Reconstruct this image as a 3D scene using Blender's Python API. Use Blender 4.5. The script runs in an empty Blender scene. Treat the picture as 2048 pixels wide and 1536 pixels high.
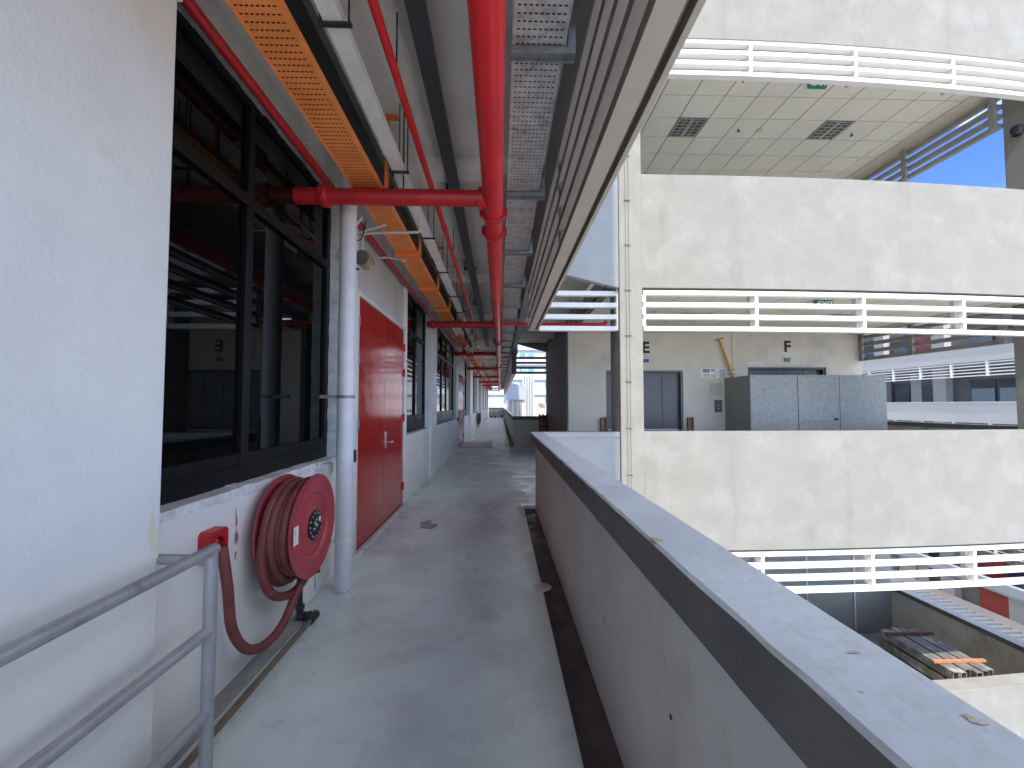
import bpy, bmesh, math, random
from mathutils import Vector
random.seed(7)
S = bpy.context.scene
COL = S.collection
R = math.radians
# ---------------------------------------------------------------- camera, sky, sun, exposure
FPX, CXP, CYP = 825.0, 1024.0, 777.0
cam = bpy.data.cameras.new('camera'); camo = bpy.data.objects.new('camera', cam); COL.objects.link(camo)
cam.sensor_width = 36.0; cam.lens = FPX*36/2048; cam.shift_y = (CYP-768)/2048
cam.clip_start = 0.05; cam.clip_end = 3000
camo.location = (0, 0, 1.55)
camo.rotation_euler = (R(90)+math.atan((810-CYP)/FPX), 0, -math.atan((CXP-1000)/FPX))
S.camera = camo
CLOUDX = 3.85
SUN_EL, SUN_AZ = R(53), R(6.2)          # the sun stands behind the camera, a little to the left
w = bpy.data.worlds.new('World'); S.world = w; w.use_nodes = True
nt = w.node_tree; nt.nodes.clear()
wo = nt.nodes.new('ShaderNodeOutputWorld'); bg = nt.nodes.new('ShaderNodeBackground'); sky = nt.nodes.new('ShaderNodeTexSky')
sky.sky_type = 'NISHITA'; sky.sun_disc = False; sky.sun_elevation = SUN_EL; sky.sun_rotation = R(180)+SUN_AZ
sky.air_density = 0.36; sky.dust_density = 0.0; sky.ozone_density = 10.0
bg.inputs[1].default_value = 0.15
# broken cloud noise, added to brighten the shade; its offset keeps blue in view
tc = nt.nodes.new('ShaderNodeTexCoord'); mp = nt.nodes.new('ShaderNodeMapping'); mp.inputs['Scale'].default_value = (1, 1, 2.0); mp.inputs['Location'].default_value = (CLOUDX, 0, 0)
nz = nt.nodes.new('ShaderNodeTexNoise'); nz.inputs['Scale'].default_value = 2.1; nz.inputs['Detail'].default_value = 10; nz.inputs['Roughness'].default_value = .58
rp = nt.nodes.new('ShaderNodeMapRange'); rp.interpolation_type = 'SMOOTHSTEP'; rp.inputs[1].default_value = .46; rp.inputs[2].default_value = .66; rp.inputs[3].default_value = 0; rp.inputs[4].default_value = .95
mx = nt.nodes.new('ShaderNodeMix'); mx.data_type = 'RGBA'; mx.inputs[7].default_value = (9.6, 10.0, 10.5, 1)
L = nt.links.new
L(tc.outputs['Generated'], mp.inputs[0]); L(mp.outputs[0], nz.inputs['Vector']); L(nz.outputs['Fac'], rp.inputs[0])
L(rp.outputs[0], mx.inputs[0]); L(sky.outputs[0], mx.inputs[6]); L(mx.outputs[2], bg.inputs[0]); L(bg.outputs[0], wo.inputs[0])
sl = bpy.data.lights.new('sun', 'SUN'); so = bpy.data.objects.new('sun', sl); COL.objects.link(so)
sl.energy = 2.0; sl.angle = R(0.5); sl.color = (1, .955, .88)
sd = Vector((math.sin(SUN_AZ)*math.cos(SUN_EL), math.cos(SUN_AZ)*math.cos(SUN_EL), -math.sin(SUN_EL)))
so.rotation_euler = sd.to_track_quat('-Z', 'Y').to_euler(); so.location = (-5, -30, 40)
S.view_settings.view_transform = 'Standard'; S.view_settings.look = 'None'; S.view_settings.gamma = 1
S.view_settings.use_curve_mapping = False
S.view_settings.exposure = 1.87
S.cycles.use_denoising = True
S.cycles.max_bounces = 7; S.cycles.diffuse_bounces = 5; S.cycles.glossy_bounces = 3; S.cycles.transmission_bounces = 2
S.cycles.use_adaptive_sampling = True; S.cycles.adaptive_threshold = .02
S.cycles.sample_clamp_indirect = 6

# ---------------------------------------------------------------- materials
M = {}
def mat(name, c, rough=.6, metal=0., var=.10, sc=2.2, c2=None, lo=.52, hi=.72, sc2=1.1, st=(1, 1, 1), bump=.15, bsc=45, spec=.5, c3=None, lo3=.6, hi3=.7, sc3=9, rvar=0., crack=None):
    m = bpy.data.materials.new(name); m.use_nodes = True; n = m.node_tree.nodes; l = m.node_tree.links.new
    b = n['Principled BSDF']; b.inputs['Roughness'].default_value = rough; b.inputs['Metallic'].default_value = metal
    b.inputs['Specular IOR Level'].default_value = spec
    g = n.new('ShaderNodeNewGeometry')
    def noise(scale, det=6, stretch=None, rg=.6):
        t = n.new('ShaderNodeTexNoise'); t.inputs['Scale'].default_value = scale; t.inputs['Detail'].default_value = det; t.inputs['Roughness'].default_value = rg
        if stretch and stretch != (1, 1, 1):
            k = n.new('ShaderNodeMapping'); k.inputs['Scale'].default_value = stretch; l(g.outputs['Position'], k.inputs[0]); l(k.outputs[0], t.inputs['Vector'])
        else: l(g.outputs['Position'], t.inputs['Vector'])
        return t.outputs['Fac']
    def rng(v, a, d, e, f):
        q = n.new('ShaderNodeMapRange'); q.interpolation_type = 'SMOOTHSTEP'
        for i, x in zip((1, 2, 3, 4), (a, d, e, f)): q.inputs[i].default_value = x
        l(v, q.inputs[0]); return q.outputs[0]
    cur = None
    rgb = n.new('ShaderNodeRGB'); rgb.outputs[0].default_value = (*c, 1); cur = rgb.outputs[0]
    def mixto(cur, fac, col):
        k = n.new('ShaderNodeMix'); k.data_type = 'RGBA'; k.inputs[7].default_value = (*col, 1); l(fac, k.inputs[0]); l(cur, k.inputs[6]); return k.outputs[2]
    if c2: cur = mixto(cur, rng(noise(sc2, 6, st), lo, hi, 0, 1), c2)
    if c3: cur = mixto(cur, rng(noise(sc3, 4), lo3, hi3, 0, 1), c3)
    if crack:
        csc, cwid, ccol = crack
        v = n.new('ShaderNodeTexVoronoi'); v.feature = 'DISTANCE_TO_EDGE'; v.inputs['Scale'].default_value = csc
        ad = n.new('ShaderNodeVectorMath'); ad.operation = 'MULTIPLY_ADD'; nn_ = n.new('ShaderNodeTexNoise'); nn_.inputs['Scale'].default_value = 7; nn_.inputs['Detail'].default_value = 5
        l(g.outputs['Position'], nn_.inputs['Vector']); l(nn_.outputs['Color'], ad.inputs[0]); ad.inputs[1].default_value = (.14, .14, .14); l(g.outputs['Position'], ad.inputs[2]); l(ad.outputs[0], v.inputs['Vector'])
        e1 = rng(v.outputs['Distance'], 0, cwid, 1, 0); e2 = rng(noise(1.7, 3), .50, .60, 0, .85)
        mu = n.new('ShaderNodeMath'); mu.operation = 'MULTIPLY'; l(e1, mu.inputs[0]); l(e2, mu.inputs[1]); cur = mixto(cur, mu.outputs[0], ccol)
    if var:
        k = n.new('ShaderNodeVectorMath'); k.operation = 'SCALE'; l(cur, k.inputs[0]); l(rng(noise(sc, 5), .3, .7, 1-var, 1+var), k.inputs['Scale']); cur = k.outputs[0]
    l(cur, b.inputs['Base Color'])
    if rvar: l(rng(noise(sc*1.7, 5), .35, .65, max(.02, rough-rvar), min(1, rough+rvar)), b.inputs['Roughness'])
    if bump:
        k = n.new('ShaderNodeBump'); k.inputs['Strength'].default_value = bump; k.inputs['Distance'].default_value = .01
        l(noise(bsc, 2), k.inputs['Height']); l(k.outputs[0], b.inputs['Normal'])
    M[name] = m; return m
mat('white_wall', (.73, .72, .69), .55, var=.05, c3=(.66, .645, .61), lo3=.60, hi3=.78, sc3=3.2, c2=(.60, .60, .58), lo=.58, hi=.85, sc2=.9, bump=.25, bsc=38)
mat('grey_panel', (.50, .50, .49), .5, var=.05)
mat('plaster_edge', (.66, .65, .62), .8, var=.15, sc=9, c2=(.40, .39, .37), lo=.55, hi=.7, sc2=7, bump=.6, bsc=30)
mat('render_concrete', (.244, .235, .208), .85, var=.05, sc=2.7, c2=(.224, .213, .187), lo=.52, hi=.74, sc2=2.6, st=(1.3, 1.3, .10), c3=(.270, .262, .236), lo3=.46, hi3=.70, sc3=2.0, bump=.35, bsc=22)
mat('parapet_paint', (.52, .495, .445), .7, crack=(3.0, .004, (.2, .18, .16)), var=.10, sc=1.3, c2=(.36, .33, .31), lo=.56, hi=.8, sc2=2.4, st=(1, 1, .35), bump=.35, bsc=30)
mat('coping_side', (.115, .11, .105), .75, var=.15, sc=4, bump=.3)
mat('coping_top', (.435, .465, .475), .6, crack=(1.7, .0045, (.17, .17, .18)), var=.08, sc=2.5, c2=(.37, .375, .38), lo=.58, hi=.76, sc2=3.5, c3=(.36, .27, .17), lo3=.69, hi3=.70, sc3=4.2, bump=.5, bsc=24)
mat('white_outer', (.33, .34, .34), .65, var=.05, bump=.2)
mat('dark_paint', (.24, .23, .215), .6, var=.08, bump=.2)
mat('ceiling_paint', (.76, .74, .70), .8, var=.12, sc=1.2, c2=(.50, .49, .475), lo=.55, hi=.8, sc2=2.2, bump=.3, bsc=18)
mat('floor_paint', (.60, .68, .645), .40, var=.14, sc=1.6, c2=(.48, .50, .475), lo=.46, hi=.74, sc2=1.3, st=(1, .45, 1), c3=(.68, .75, .72), lo3=.58, hi3=.72, sc3=3.5, bump=.12, bsc=30, rvar=.16)
mat('bare_concrete', (.27, .26, .24), .8, var=.15, sc=5, bump=.3)
mat('rib_shade_grey', (.17, .185, .215), .6, var=.05, bump=0)
mat('lobby_floor', (.34, .33, .31), .5, var=.1)
mat('gutter', (.085, .075, .07), .55, var=.25, sc=5, c2=(.14, .10, .085), lo=.5, hi=.7, sc2=4, bump=.4, rvar=.15)
mat('glass', (.002, .0025, .0025), .015, var=0, bump=0, spec=.21)
mat('black_frame', (.006, .006, .0065), .45, spec=.25, var=.2, sc=6, bump=.05)
mat('red_paint', (.64, .020, .026), .36, spec=.35, c3=(.55, .22, .20), lo3=.70, hi3=.73, sc3=38, var=.10, sc=4, c2=(.50, .02, .024), lo=.5, hi=.8, sc2=5, bump=.06, bsc=70)
mat('red_dark', (.42, .014, .018), .42, var=.12, sc=6, bump=.08)
mat('door_red', (.40, .022, .018), .13, var=.05, sc=3, c2=(.36, .024, .020), lo=.4, hi=.8, sc2=3, bump=.035, bsc=14, rvar=.04, spec=.6)
mat('reel_red', (.38, .050, .062), .42, var=.12, sc=7, c2=(.27, .12, .05), lo=.66, hi=.76, sc2=6, bump=.1)
mat('hose_rubber', (.165, .040, .036), .55, var=.2, sc=14, bump=.15, bsc=90)
mat('orange_tray', (.84, .265, .07), .55, var=.10, sc=5, bump=.05)
mat('orange_dark', (.74, .20, .035), .6, var=.12, sc=6, bump=.08)
mat('galv', (.62, .62, .61), .5, metal=.35, var=.18, sc=12, c2=(.30, .31, .32), lo=.5, hi=.75, sc2=16, bump=.06)
mat('galv_bracket', (.24, .245, .25), .55, metal=.4, var=.2, sc=14, bump=.1)
mat('cable_black', (.012, .012, .013), .6, var=0, bump=.3)
mat('green_trunk', (.055, .068, .072), .5, var=.10, sc=6, bump=.05)
mat('white_trunk', (.66, .67, .66), .5, var=.08, sc=7, c2=(.42, .40, .36), lo=.66, hi=.78, sc2=9, bump=.06)
mat('white_pipe', (.62, .61, .63), .45, var=.07, sc=4, bump=.12)
mat('white_conduit', (.62, .61, .58), .5, var=.1, bump=.05)
mat('white_blade', (.72, .72, .71), .45, var=.03, sc=4, bump=.05)
mat('blade_inner_shade', (.13, .11, .10), .5, var=.1, sc=5, bump=.06)
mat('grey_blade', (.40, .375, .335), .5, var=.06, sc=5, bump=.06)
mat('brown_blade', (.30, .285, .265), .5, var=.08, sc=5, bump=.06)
mat('tile', (.78, .77, .68), .85, var=.05, sc=.9, bump=.15, bsc=90)
mat('tile_gap', (.30, .29, .26), .8, var=0, bump=0)
mat('troffer', (.42, .42, .40), .3, metal=.7, var=.1, bump=0)
mat('troffer_dark', (.10, .10, .095), .5, var=0, bump=0)
mat('patch_paint', (.74, .69, .59), .6, var=.04, bump=.1)
mat('lift_wall', (.70, .64, .53), .6, var=.05, sc=1.5, c2=(.52, .50, .46), lo=.52, hi=.75, sc2=.9, bump=.15)
mat('stained_wall', (.56, .52, .44), .8, var=.08, sc=1.5, c2=(.30, .28, .24), lo=.5, hi=.72, sc2=1.6, st=(1, 1, .6), bump=.2)
mat('lift_steel', (.105, .098, .095), .38, metal=.45, var=.08, sc=1.2, bump=.03, bsc=6, spec=.3)
mat('lift_steel_low', (.19, .165, .13), .4, metal=.4, var=.1, sc=2, bump=.03)
mat('steel_line', (.7, .7, .68), .25, metal=.8, var=0, bump=0)
mat('hoarding', (.30, .305, .28), .42, metal=.1, var=.04, sc=9, c2=(.215, .225, .21), lo=.4, hi=.7, sc2=24, bump=.10, bsc=1.6)
mat('rail_metal', (.36, .365, .375), .42, metal=.35, var=.10, sc=9, c2=(.25, .25, .25), lo=.60, hi=.72, sc2=11, bump=.08)
mat('brown_pipe', (.17, .125, .075), .45, var=.2, sc=12, bump=.1)
mat('dark_iron', (.028, .027, .028), .5, var=.3, sc=20, bump=.4, bsc=60)
mat('grey_plastic', (.13, .135, .13), .6, var=.1, sc=9, bump=.4, bsc=120)
mat('brass_tone', (.36, .28, .13), .42, metal=.25, var=.15, sc=9, bump=.08)
mat('print_black', (.012, .012, .013), .55, var=0, bump=0)
mat('print_white', (.78, .78, .76), .5, var=0, bump=0)
mat('print_red', (.55, .06, .05), .5, var=0, bump=0)
mat('exit_green', (.012, .17, .12), .4, var=0, bump=0)
mat('display_blue', (.06, .05, .22), .25, var=.1, bump=0)
mat('panel_beige', (.55, .52, .42), .6, var=.05)
mat('yellow_paint', (.62, .36, .03), .5, var=.12, sc=8, bump=.1)
mat('wood_dark', (.12, .045, .028), .65, var=.3, sc=7, bump=.4, bsc=18)
mat('wood_guard', (.26, .15, .06), .6, var=.25, sc=8, bump=.2)
mat('timber_orange', (.50, .22, .10), .6, var=.2, sc=9, bump=.2)
mat('metal_section', (.20, .195, .18), .5, metal=.2, var=.25, sc=6, c2=(.36, .35, .31), lo=.5, hi=.7, sc2=3, bump=.2)
mat('paving', (.45, .42, .37), .9, var=.2, sc=.4, bump=.3)
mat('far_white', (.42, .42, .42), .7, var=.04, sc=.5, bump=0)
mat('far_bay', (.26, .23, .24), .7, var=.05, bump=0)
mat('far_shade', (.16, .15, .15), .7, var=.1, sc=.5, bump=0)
mat('far_cream', (.62, .60, .54), .8, var=.08, sc=.4, bump=0)
mat('far_grey', (.42, .44, .48), .7, var=.06, sc=.5, bump=0)
mat('far_roof', (.32, .36, .44), .6, var=.06, sc=.6, bump=0)
mat('far_glass', (.03, .045, .06), .12, var=.3, sc=.8, bump=0)
mat('far_teal', (.10, .26, .30), .2, var=.2, sc=.6, bump=0)
mat('far_dark', (.035, .035, .04), .5, var=.2, sc=1, bump=0)
mat('far_red', (.30, .022, .020), .45, var=.08, sc=1, bump=0)
mat('rust_roof', (.42, .13, .06), .8, var=.2, sc=.6, bump=0)
mat('terracotta', (.25, .11, .06), .8, var=.15)
mat('leaf', (.055, .085, .04), .6, var=.4, sc=12, bump=0)

# ---------------------------------------------------------------- helpers
W = {}
class MB:
    def __init__(s): s.v = []; s.f = []
    def box(s, x0, x1, y0, y1, z0, z1):
        i = len(s.v); s.v += [(x, y, z) for x in (x0, x1) for y in (y0, y1) for z in (z0, z1)]
        s.f += [tuple(i+k for k in q) for q in ((0, 1, 3, 2), (4, 6, 7, 5), (0, 4, 5, 1), (2, 3, 7, 6), (0, 2, 6, 4), (1, 5, 7, 3))]
        return s
    def quad(s, a, b, c, d):
        i = len(s.v); s.v += [tuple(a), tuple(b), tuple(c), tuple(d)]; s.f.append((i, i+1, i+2, i+3)); return s
    def loft(s, rings, caps=True, closed=True):
        n = len(rings[0]); i = len(s.v)
        for r in rings: s.v += [tuple(p) for p in r]
        for a in range(len(rings)-1):
            for k in range(n if closed else n-1):
                k2 = (k+1) % n
                s.f.append((i+a*n+k, i+a*n+k2, i+(a+1)*n+k2, i+(a+1)*n+k))
        if caps and closed:
            s.f.append(tuple(i+k for k in range(n))[::-1]); s.f.append(tuple(i+(len(rings)-1)*n+k for k in range(n)))
        return s
    def cyl(s, p0, p1, r, n=20, r1=None): return s.tube([p0, p1], r, n, r1)
    def tube(s, pts, r, n=14, r1=None):
        P = [Vector(p) for p in pts]; rings = []; prev = None
        for k, p in enumerate(P):
            t = ((P[min(k+1, len(P)-1)]-p).normalized()+(p-P[max(k-1, 0)]).normalized()).normalized()
            if prev is None:
                u = t.orthogonal().normalized()
            else:
                u = (prev-t*prev.dot(t)); u = u.normalized() if u.length > 1e-6 else t.orthogonal().normalized()
            prev = u; v = t.cross(u); rr = r if r1 is None else r+(r1-r)*k/(len(P)-1)
            rings.append([p+u*math.cos(2*math.pi*j/n)*rr+v*math.sin(2*math.pi*j/n)*rr for j in range(n)])
        return s.loft(rings)
    def prism(s, poly, axis, a0, a1):
        def at(p, a): return {'x': (a, p[0], p[1]), 'y': (p[0], a, p[1]), 'z': (p[0], p[1], a)}[axis]
        return s.loft([[at(p, a0) for p in poly], [at(p, a1) for p in poly]])
    def lathe(s, prof, c, axis='x', n=40):
        rings = []
        for (a, r) in prof:
            ring = []
            for j in range(n):
                q = 2*math.pi*j/n; u, v = r*math.cos(q), r*math.sin(q)
                ring.append({'x': (c[0]+a, c[1]+u, c[2]+v), 'y': (c[0]+u, c[1]+a, c[2]+v), 'z': (c[0]+u, c[1]+v, c[2]+a)}[axis])
            rings.append(ring)
        return s.loft(rings)
    def build(s, name, m, parent=None, smooth=False, bevel=0., label=None, seg=2):
        if parent is not None: o0 = W[parent]
        else:
            xs = [v[0] for v in s.v]; ys = [v[1] for v in s.v]; zs = [v[2] for v in s.v]
            o0 = Vector(((min(xs)+max(xs))/2, (min(ys)+max(ys))/2, min(zs)))
        me = bpy.data.meshes.new(name)
        me.from_pydata([(v[0]-o0.x, v[1]-o0.y, v[2]-o0.z) for v in s.v], [], s.f); me.update()
        bm = bmesh.new(); bm.from_mesh(me); bmesh.ops.recalc_face_normals(bm, faces=bm.faces); bm.to_mesh(me); bm.free()
        me.materials.append(M[m] if isinstance(m, str) else m)
        o = bpy.data.objects.new(name, me); COL.objects.link(o)
        if parent is not None: o.parent = parent; W[o] = W[parent]
        else: o.location = o0; W[o] = o0
        if smooth:
            for p in me.polygons: p.use_smooth = True
            if smooth != 'all':
                e = o.modifiers.new('edges', 'EDGE_SPLIT'); e.split_angle = R(40)
        if bevel:
            b = o.modifiers.new('bevel', 'BEVEL'); b.width = bevel; b.segments = seg; b.limit_method = 'ANGLE'; b.angle_limit = R(40)
        if label: o['label'] = label
        return o
def box(*a): return MB().box(*a)
def tag(o, label, cat, group=None):
    o['label'] = label; o['category'] = cat
    if group: o['group'] = group
    return o
def struct(o): o['kind'] = 'structure'; return o
def thing(name, label, cat, loc, group=None):
    o = bpy.data.objects.new(name, None); COL.objects.link(o); o.location = loc; o.empty_display_size = .1
    W[o] = Vector(loc); return tag(o, label, cat, group)
def copy_tree(o, parent=None, delta=None):
    c = o.copy(); COL.objects.link(c)
    if parent is not None: c.parent = parent; W[c] = W[parent]
    else: c.location = o.location+Vector(delta); W[c] = W[o]+Vector(delta)
    for ch in [x for x in bpy.data.objects if x.parent == o]: copy_tree(ch, c)
    return c
def smoothpath(pts, k=8):
    P = [Vector(p) for p in pts]; out = []
    for i in range(len(P)-1):
        p0, p1, p2, p3 = P[max(i-1, 0)], P[i], P[i+1], P[min(i+2, len(P)-1)]
        for j in range(k):
            t = j/k
            out.append(.5*((2*p1)+(-p0+p2)*t+(2*p0-5*p1+4*p2-p3)*t*t+(-p0+3*p1-3*p2+p3)*t**3))
    return out+[P[-1]]
def text_mesh(txt, size, m, name, parent, origin, bold=0., extr=.004, rot=(R(90), 0, 0), sx=1.):
    cu = bpy.data.curves.new('t', 'FONT'); cu.body = txt; cu.size = size; cu.extrude = extr; cu.offset = bold; cu.align_x = 'CENTER'; cu.align_y = 'CENTER'
    t = bpy.data.objects.new('t', cu); COL.objects.link(t); bpy.context.view_layer.update()
    me = bpy.data.meshes.new_from_object(t.evaluated_get(bpy.context.evaluated_depsgraph_get()))
    bpy.data.objects.remove(t); bpy.data.curves.remove(cu)
    me.materials.clear(); me.materials.append(M[m]); me.name = name
    o = bpy.data.objects.new(name, me); COL.objects.link(o); o.rotation_euler = rot; o.scale = (sx, 1, 1)
    if parent is not None: o.parent = parent; o.location = Vector(origin)-W[parent]
    else: o.location = origin
    W[o] = Vector(origin); return o

ST = 4.10                      # storey height
WX = -1.50                     # corridor wall plane
CEIL = 3.95
YE = 51.0                      # far end of the corridor
YB = -4.5                      # unseen end of the block, set to let sun and sky brighten the corridor

# ---------------------------------------------------------------- ground and corridor floor
struct(box(-400, 600, -400, 900, -16.9, -16.5).build('ground', 'paving'))
fl = MB()
fl.box(-1.9, .36, YB, YE, -.18, 0)
fl.box(.36, 1.80, 6.42, 15.46, -.18, -.001)
fl.box(.36, .56, YB, 6.42, -.18, -.06); fl.box(.36, .56, 15.46, YE, -.18, -.06)
struct(fl.build('floor', 'floor_paint'))
g = MB().box(.362, .55, YB, 6.41, -.058, -.05); g.box(.362, .55, 15.47, YE-.2, -.058, -.05)
struct(g.build('drain_channel', 'gutter'))

# ---------------------------------------------------------------- the corridor block
blk = thing('corridor_block', 'white walled factory block with covered corridor, red doors and black windows', 'building', (-1.7, 20, 0))
def wallbox(x0, x1, y0, y1, z0, z1, m='white_wall', name='wall', bev=.006): return box(x0, x1, y0, y1, z0, z1).build(name, m, blk, bevel=bev)
SILL, HEAD, TRAN = 1.07, 3.53, 2.85
GX = -1.63
# near pillar and the beam on top of it
wallbox(-1.95, -1.42, YB, 1.79, 0, 3.33, name='pillar', bev=.008)
wallbox(-1.95, -1.405, YB, 1.80, 3.33, CEIL, name='beam')
def window(y0, y1, mull, low=.13, hide0=False):
    f = MB(); d0, d1 = GX-.03, GX+.028
    f.box(d0, d1, y0, y1, SILL+.002, SILL+.05+low*.4); f.box(d0, d1, y0, y1, HEAD-.06, HEAD-.002)
    f.box(d0, d1, y0, y0+.045, SILL+.05+low*.4, HEAD-.06); f.box(d0, d1, y1-.075, y1, SILL+.05+low*.4, HEAD-.06)
    f.box(d0, d1+.006, y0+.045, y1-.075, TRAN-.035, TRAN+.035)
    for q in mull:
        f.box(d0, d1+.003, q-.035, q+.035, SILL+.05+low*.4, TRAN-.035); f.box(d0, d1+.003, q-.03, q+.03, TRAN+.035, HEAD-.06)
    o = f.build('window', 'black_frame', blk, bevel=.004)
    ys = [y0+.045]+sum([[q-.034, q+.034] for q in mull], [])+[y1-.075]
    for a, b in zip(ys[0::2], ys[1::2]):
        # lower sash rail, lower pane, upper pane
        box(d0+.004, d1-.006, a+.001, b-.001, SILL+.05+low*.4, SILL+.05+low).build('sash_rail', 'black_frame', o, bevel=.003)
        t = random.uniform(-.0006, .0006)
        MB().prism([(GX-.008+t, a), (GX+.002-t, a), (GX+.002+t, b), (GX-.008-t, b)], 'z', SILL+.05+low, TRAN-.034).build('pane', 'glass', o)
        box(GX-.008, GX+.002, a, b, TRAN+.034, HEAD-.059).build('pane', 'glass', o)
    return o
def window_bay(y0, y1, mull, low=.13):
    wallbox(-1.80, WX, y0, y1, 0, SILL, name='wall')
    wallbox(-1.80, WX, y0, y1, HEAD, CEIL, name='wall')
    window(y0, y1, mull, low)
def solid(y0, y1, x=WX): wallbox(-1.80, x, y0, y1, 0, CEIL, name='wall', bev=.008)
def door(y0, y1, zt, lab):
    f = MB(); f.box(WX-.10, WX+.004, y0, y0+.05, 0, zt+.05); f.box(WX-.10, WX+.004, y1-.05, y1, 0, zt+.05); f.box(WX-.10, WX+.004, y0+.05, y1-.05, zt, zt+.05)
    o = f.build('door', 'white_conduit', blk, bevel=.004, label=lab)
    ym = (y0+y1)/2
    for a, b in ((y0+.052, ym-.003), (ym+.003, y1-.052)):
        lf = box(WX-.055, WX-.012, a, b, .012, zt-.004).build('leaf', 'door_red', o, bevel=.004)
    h = MB()
    h.box(WX-.012, WX-.004, ym+.055, ym+.105, .98, 1.20)
    h.cyl((WX-.006, ym+.08, 1.06), (WX+.055, ym+.08, 1.06), .011, 10); h.tube(smoothpath([(WX+.052, ym+.08, 1.06), (WX+.055, ym+.12, 1.06), (WX+.052, ym+.20, 1.055)], 5), .010, 10)
    h.cyl((WX-.006, ym+.08, 1.17), (WX+.004, ym+.08, 1.17), .017, 12)
    h.build('handle', 'steel_line', o, smooth=True)
    for yy in (y0+.05, y1-.05):
        for zz in (.30, 1.35, 2.05, 2.45):
            hb = box(WX-.014, WX+.006, yy-.018, yy+.018, zz*zt/2.72-.06, zz*zt/2.72+.06); hb.cyl((WX+.006, yy, zz*zt/2.72-.06), (WX+.006, yy, zz*zt/2.72+.06), .008, 8)
            hb.build('hinge', 'red_dark' if yy > ym else 'galv_bracket', o)
    return o
def door_bay(y0, y1, zt, lab):
    door(y0, y1, zt, lab)
    wallbox(-1.78, WX-.035, y0, y1, zt+.052, HEAD, 'grey_panel', 'transom_panel')
    wallbox(-1.80, WX, y0, y1, HEAD+.001, CEIL, name='wall')
window_bay(1.55, 3.90, [2.65])
solid(3.90, 4.36)
door_bay(4.36, 6.55, 2.72, 'tall glossy red double door beside the white downpipe')
solid(6.55, 6.64, WX+.012)
window_bay(6.64, 8.86, [7.85], .24)
solid(8.86, 9.66, WX+.03)
window_bay(9.66, 14.2, [11.4, 12.4], .26)
solid(14.2, 14.86)
door_bay(14.86, 17.25, 2.70, 'far red double door with a pale ramp slab before it')
solid(17.25, 17.4)
window_bay(17.4, 19.6, [18.5], .24)
solid(19.6, 21.3, WX+.10)
yy = 21.3
while yy < YE-2:
    window_bay(yy, yy+4.4, [yy+1.5, yy+2.9], .24)
    solid(yy+4.4, min(yy+5.6, YE), WX+.10); yy += 5.6
# rough plaster lips round the nearest window
pl = MB()
n = 26
for k in range(n):
    a, b = 1.8+(3.9-1.8)*k/n, 1.8+(3.9-1.8)*(k+1)/n
    pl.box(GX+.02, WX+.001+random.uniform(.001, .004), a, b-.0005, HEAD-.008-random.random()*.016, HEAD+.05)
pl.build('plaster_lip', 'plaster_edge', blk, bevel=.003)
pl = MB()
for k in range(22):
    a, b = SILL+(HEAD-SILL)*k/22, SILL+(HEAD-SILL)*(k+1)/22
    pl.box(GX+.02, WX+.001+random.uniform(.001, .003), 3.90-.004-random.random()*.014, 3.93, a, b-.0005)
pl.build('plaster_lip', 'plaster_edge', blk, bevel=.003)
pl = MB()
for k in range(22):
    a, b = 1.8+(3.9-1.8)*k/22, 1.8+(3.9-1.8)*(k+1)/22
    pl.box(GX+.02, WX+.001+random.uniform(.001, .005), a, b-.0005, SILL-.04-random.random()*.02, SILL+.002+random.random()*.008)
pl.build('sill', 'plaster_edge', blk, bevel=.003)
# skirting strip of bare concrete along the wall foot, and mortar strip at the door
box(WX-.001, WX+.10, 1.2, 3.15, -.001, .012).build('skirting', 'bare_concrete', blk, bevel=.004)
box(WX-.001, WX+.055, 4.30, 6.6, -.001, .018).build('skirting', 'plaster_edge', blk, bevel=.006)
# ceiling slab, cross beams, edge beam, storeys above
box(-1.95, .45, YB, YE, CEIL, 4.10).build('ceiling_slab', 'ceiling_paint', blk)
for yb in [-3.2, .4, 3.92, 7.5, 10.9, 14.4, 17.9, 21.4, 25, 28.5, 32, 35.6, 39.1, 42.6, 46.2]:
    MB().prism([(yb, CEIL+.02), (yb+.02, CEIL-.14), (yb+.20, CEIL-.14), (yb+.24, CEIL+.02)], 'x', WX+.002, .449).build('ceiling_beam', 'ceiling_paint', blk, bevel=.012)
def edge(y0, y1):
    box(.45, .668, y0, y1, 3.50, 5.23).build('edge_beam', 'white_outer', blk, bevel=.006)
edge(YB, 6.42); edge(15.46, YE)
box(.45, .60, 6.42, 15.46, 3.58, 4.15).build('edge_beam', 'white_outer', blk)
box(-9, .66, YB, YE, 5.235, 30).build('upper_storeys', 'white_outer', blk)
box(-9, -1.955, YB, YE, -16.5, 5.23).build('rear_mass', 'dark_paint', blk)
box(-1.95, .66, YB, YE, -16.5, -.185).build('lower_storeys', 'white_outer', blk)

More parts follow.
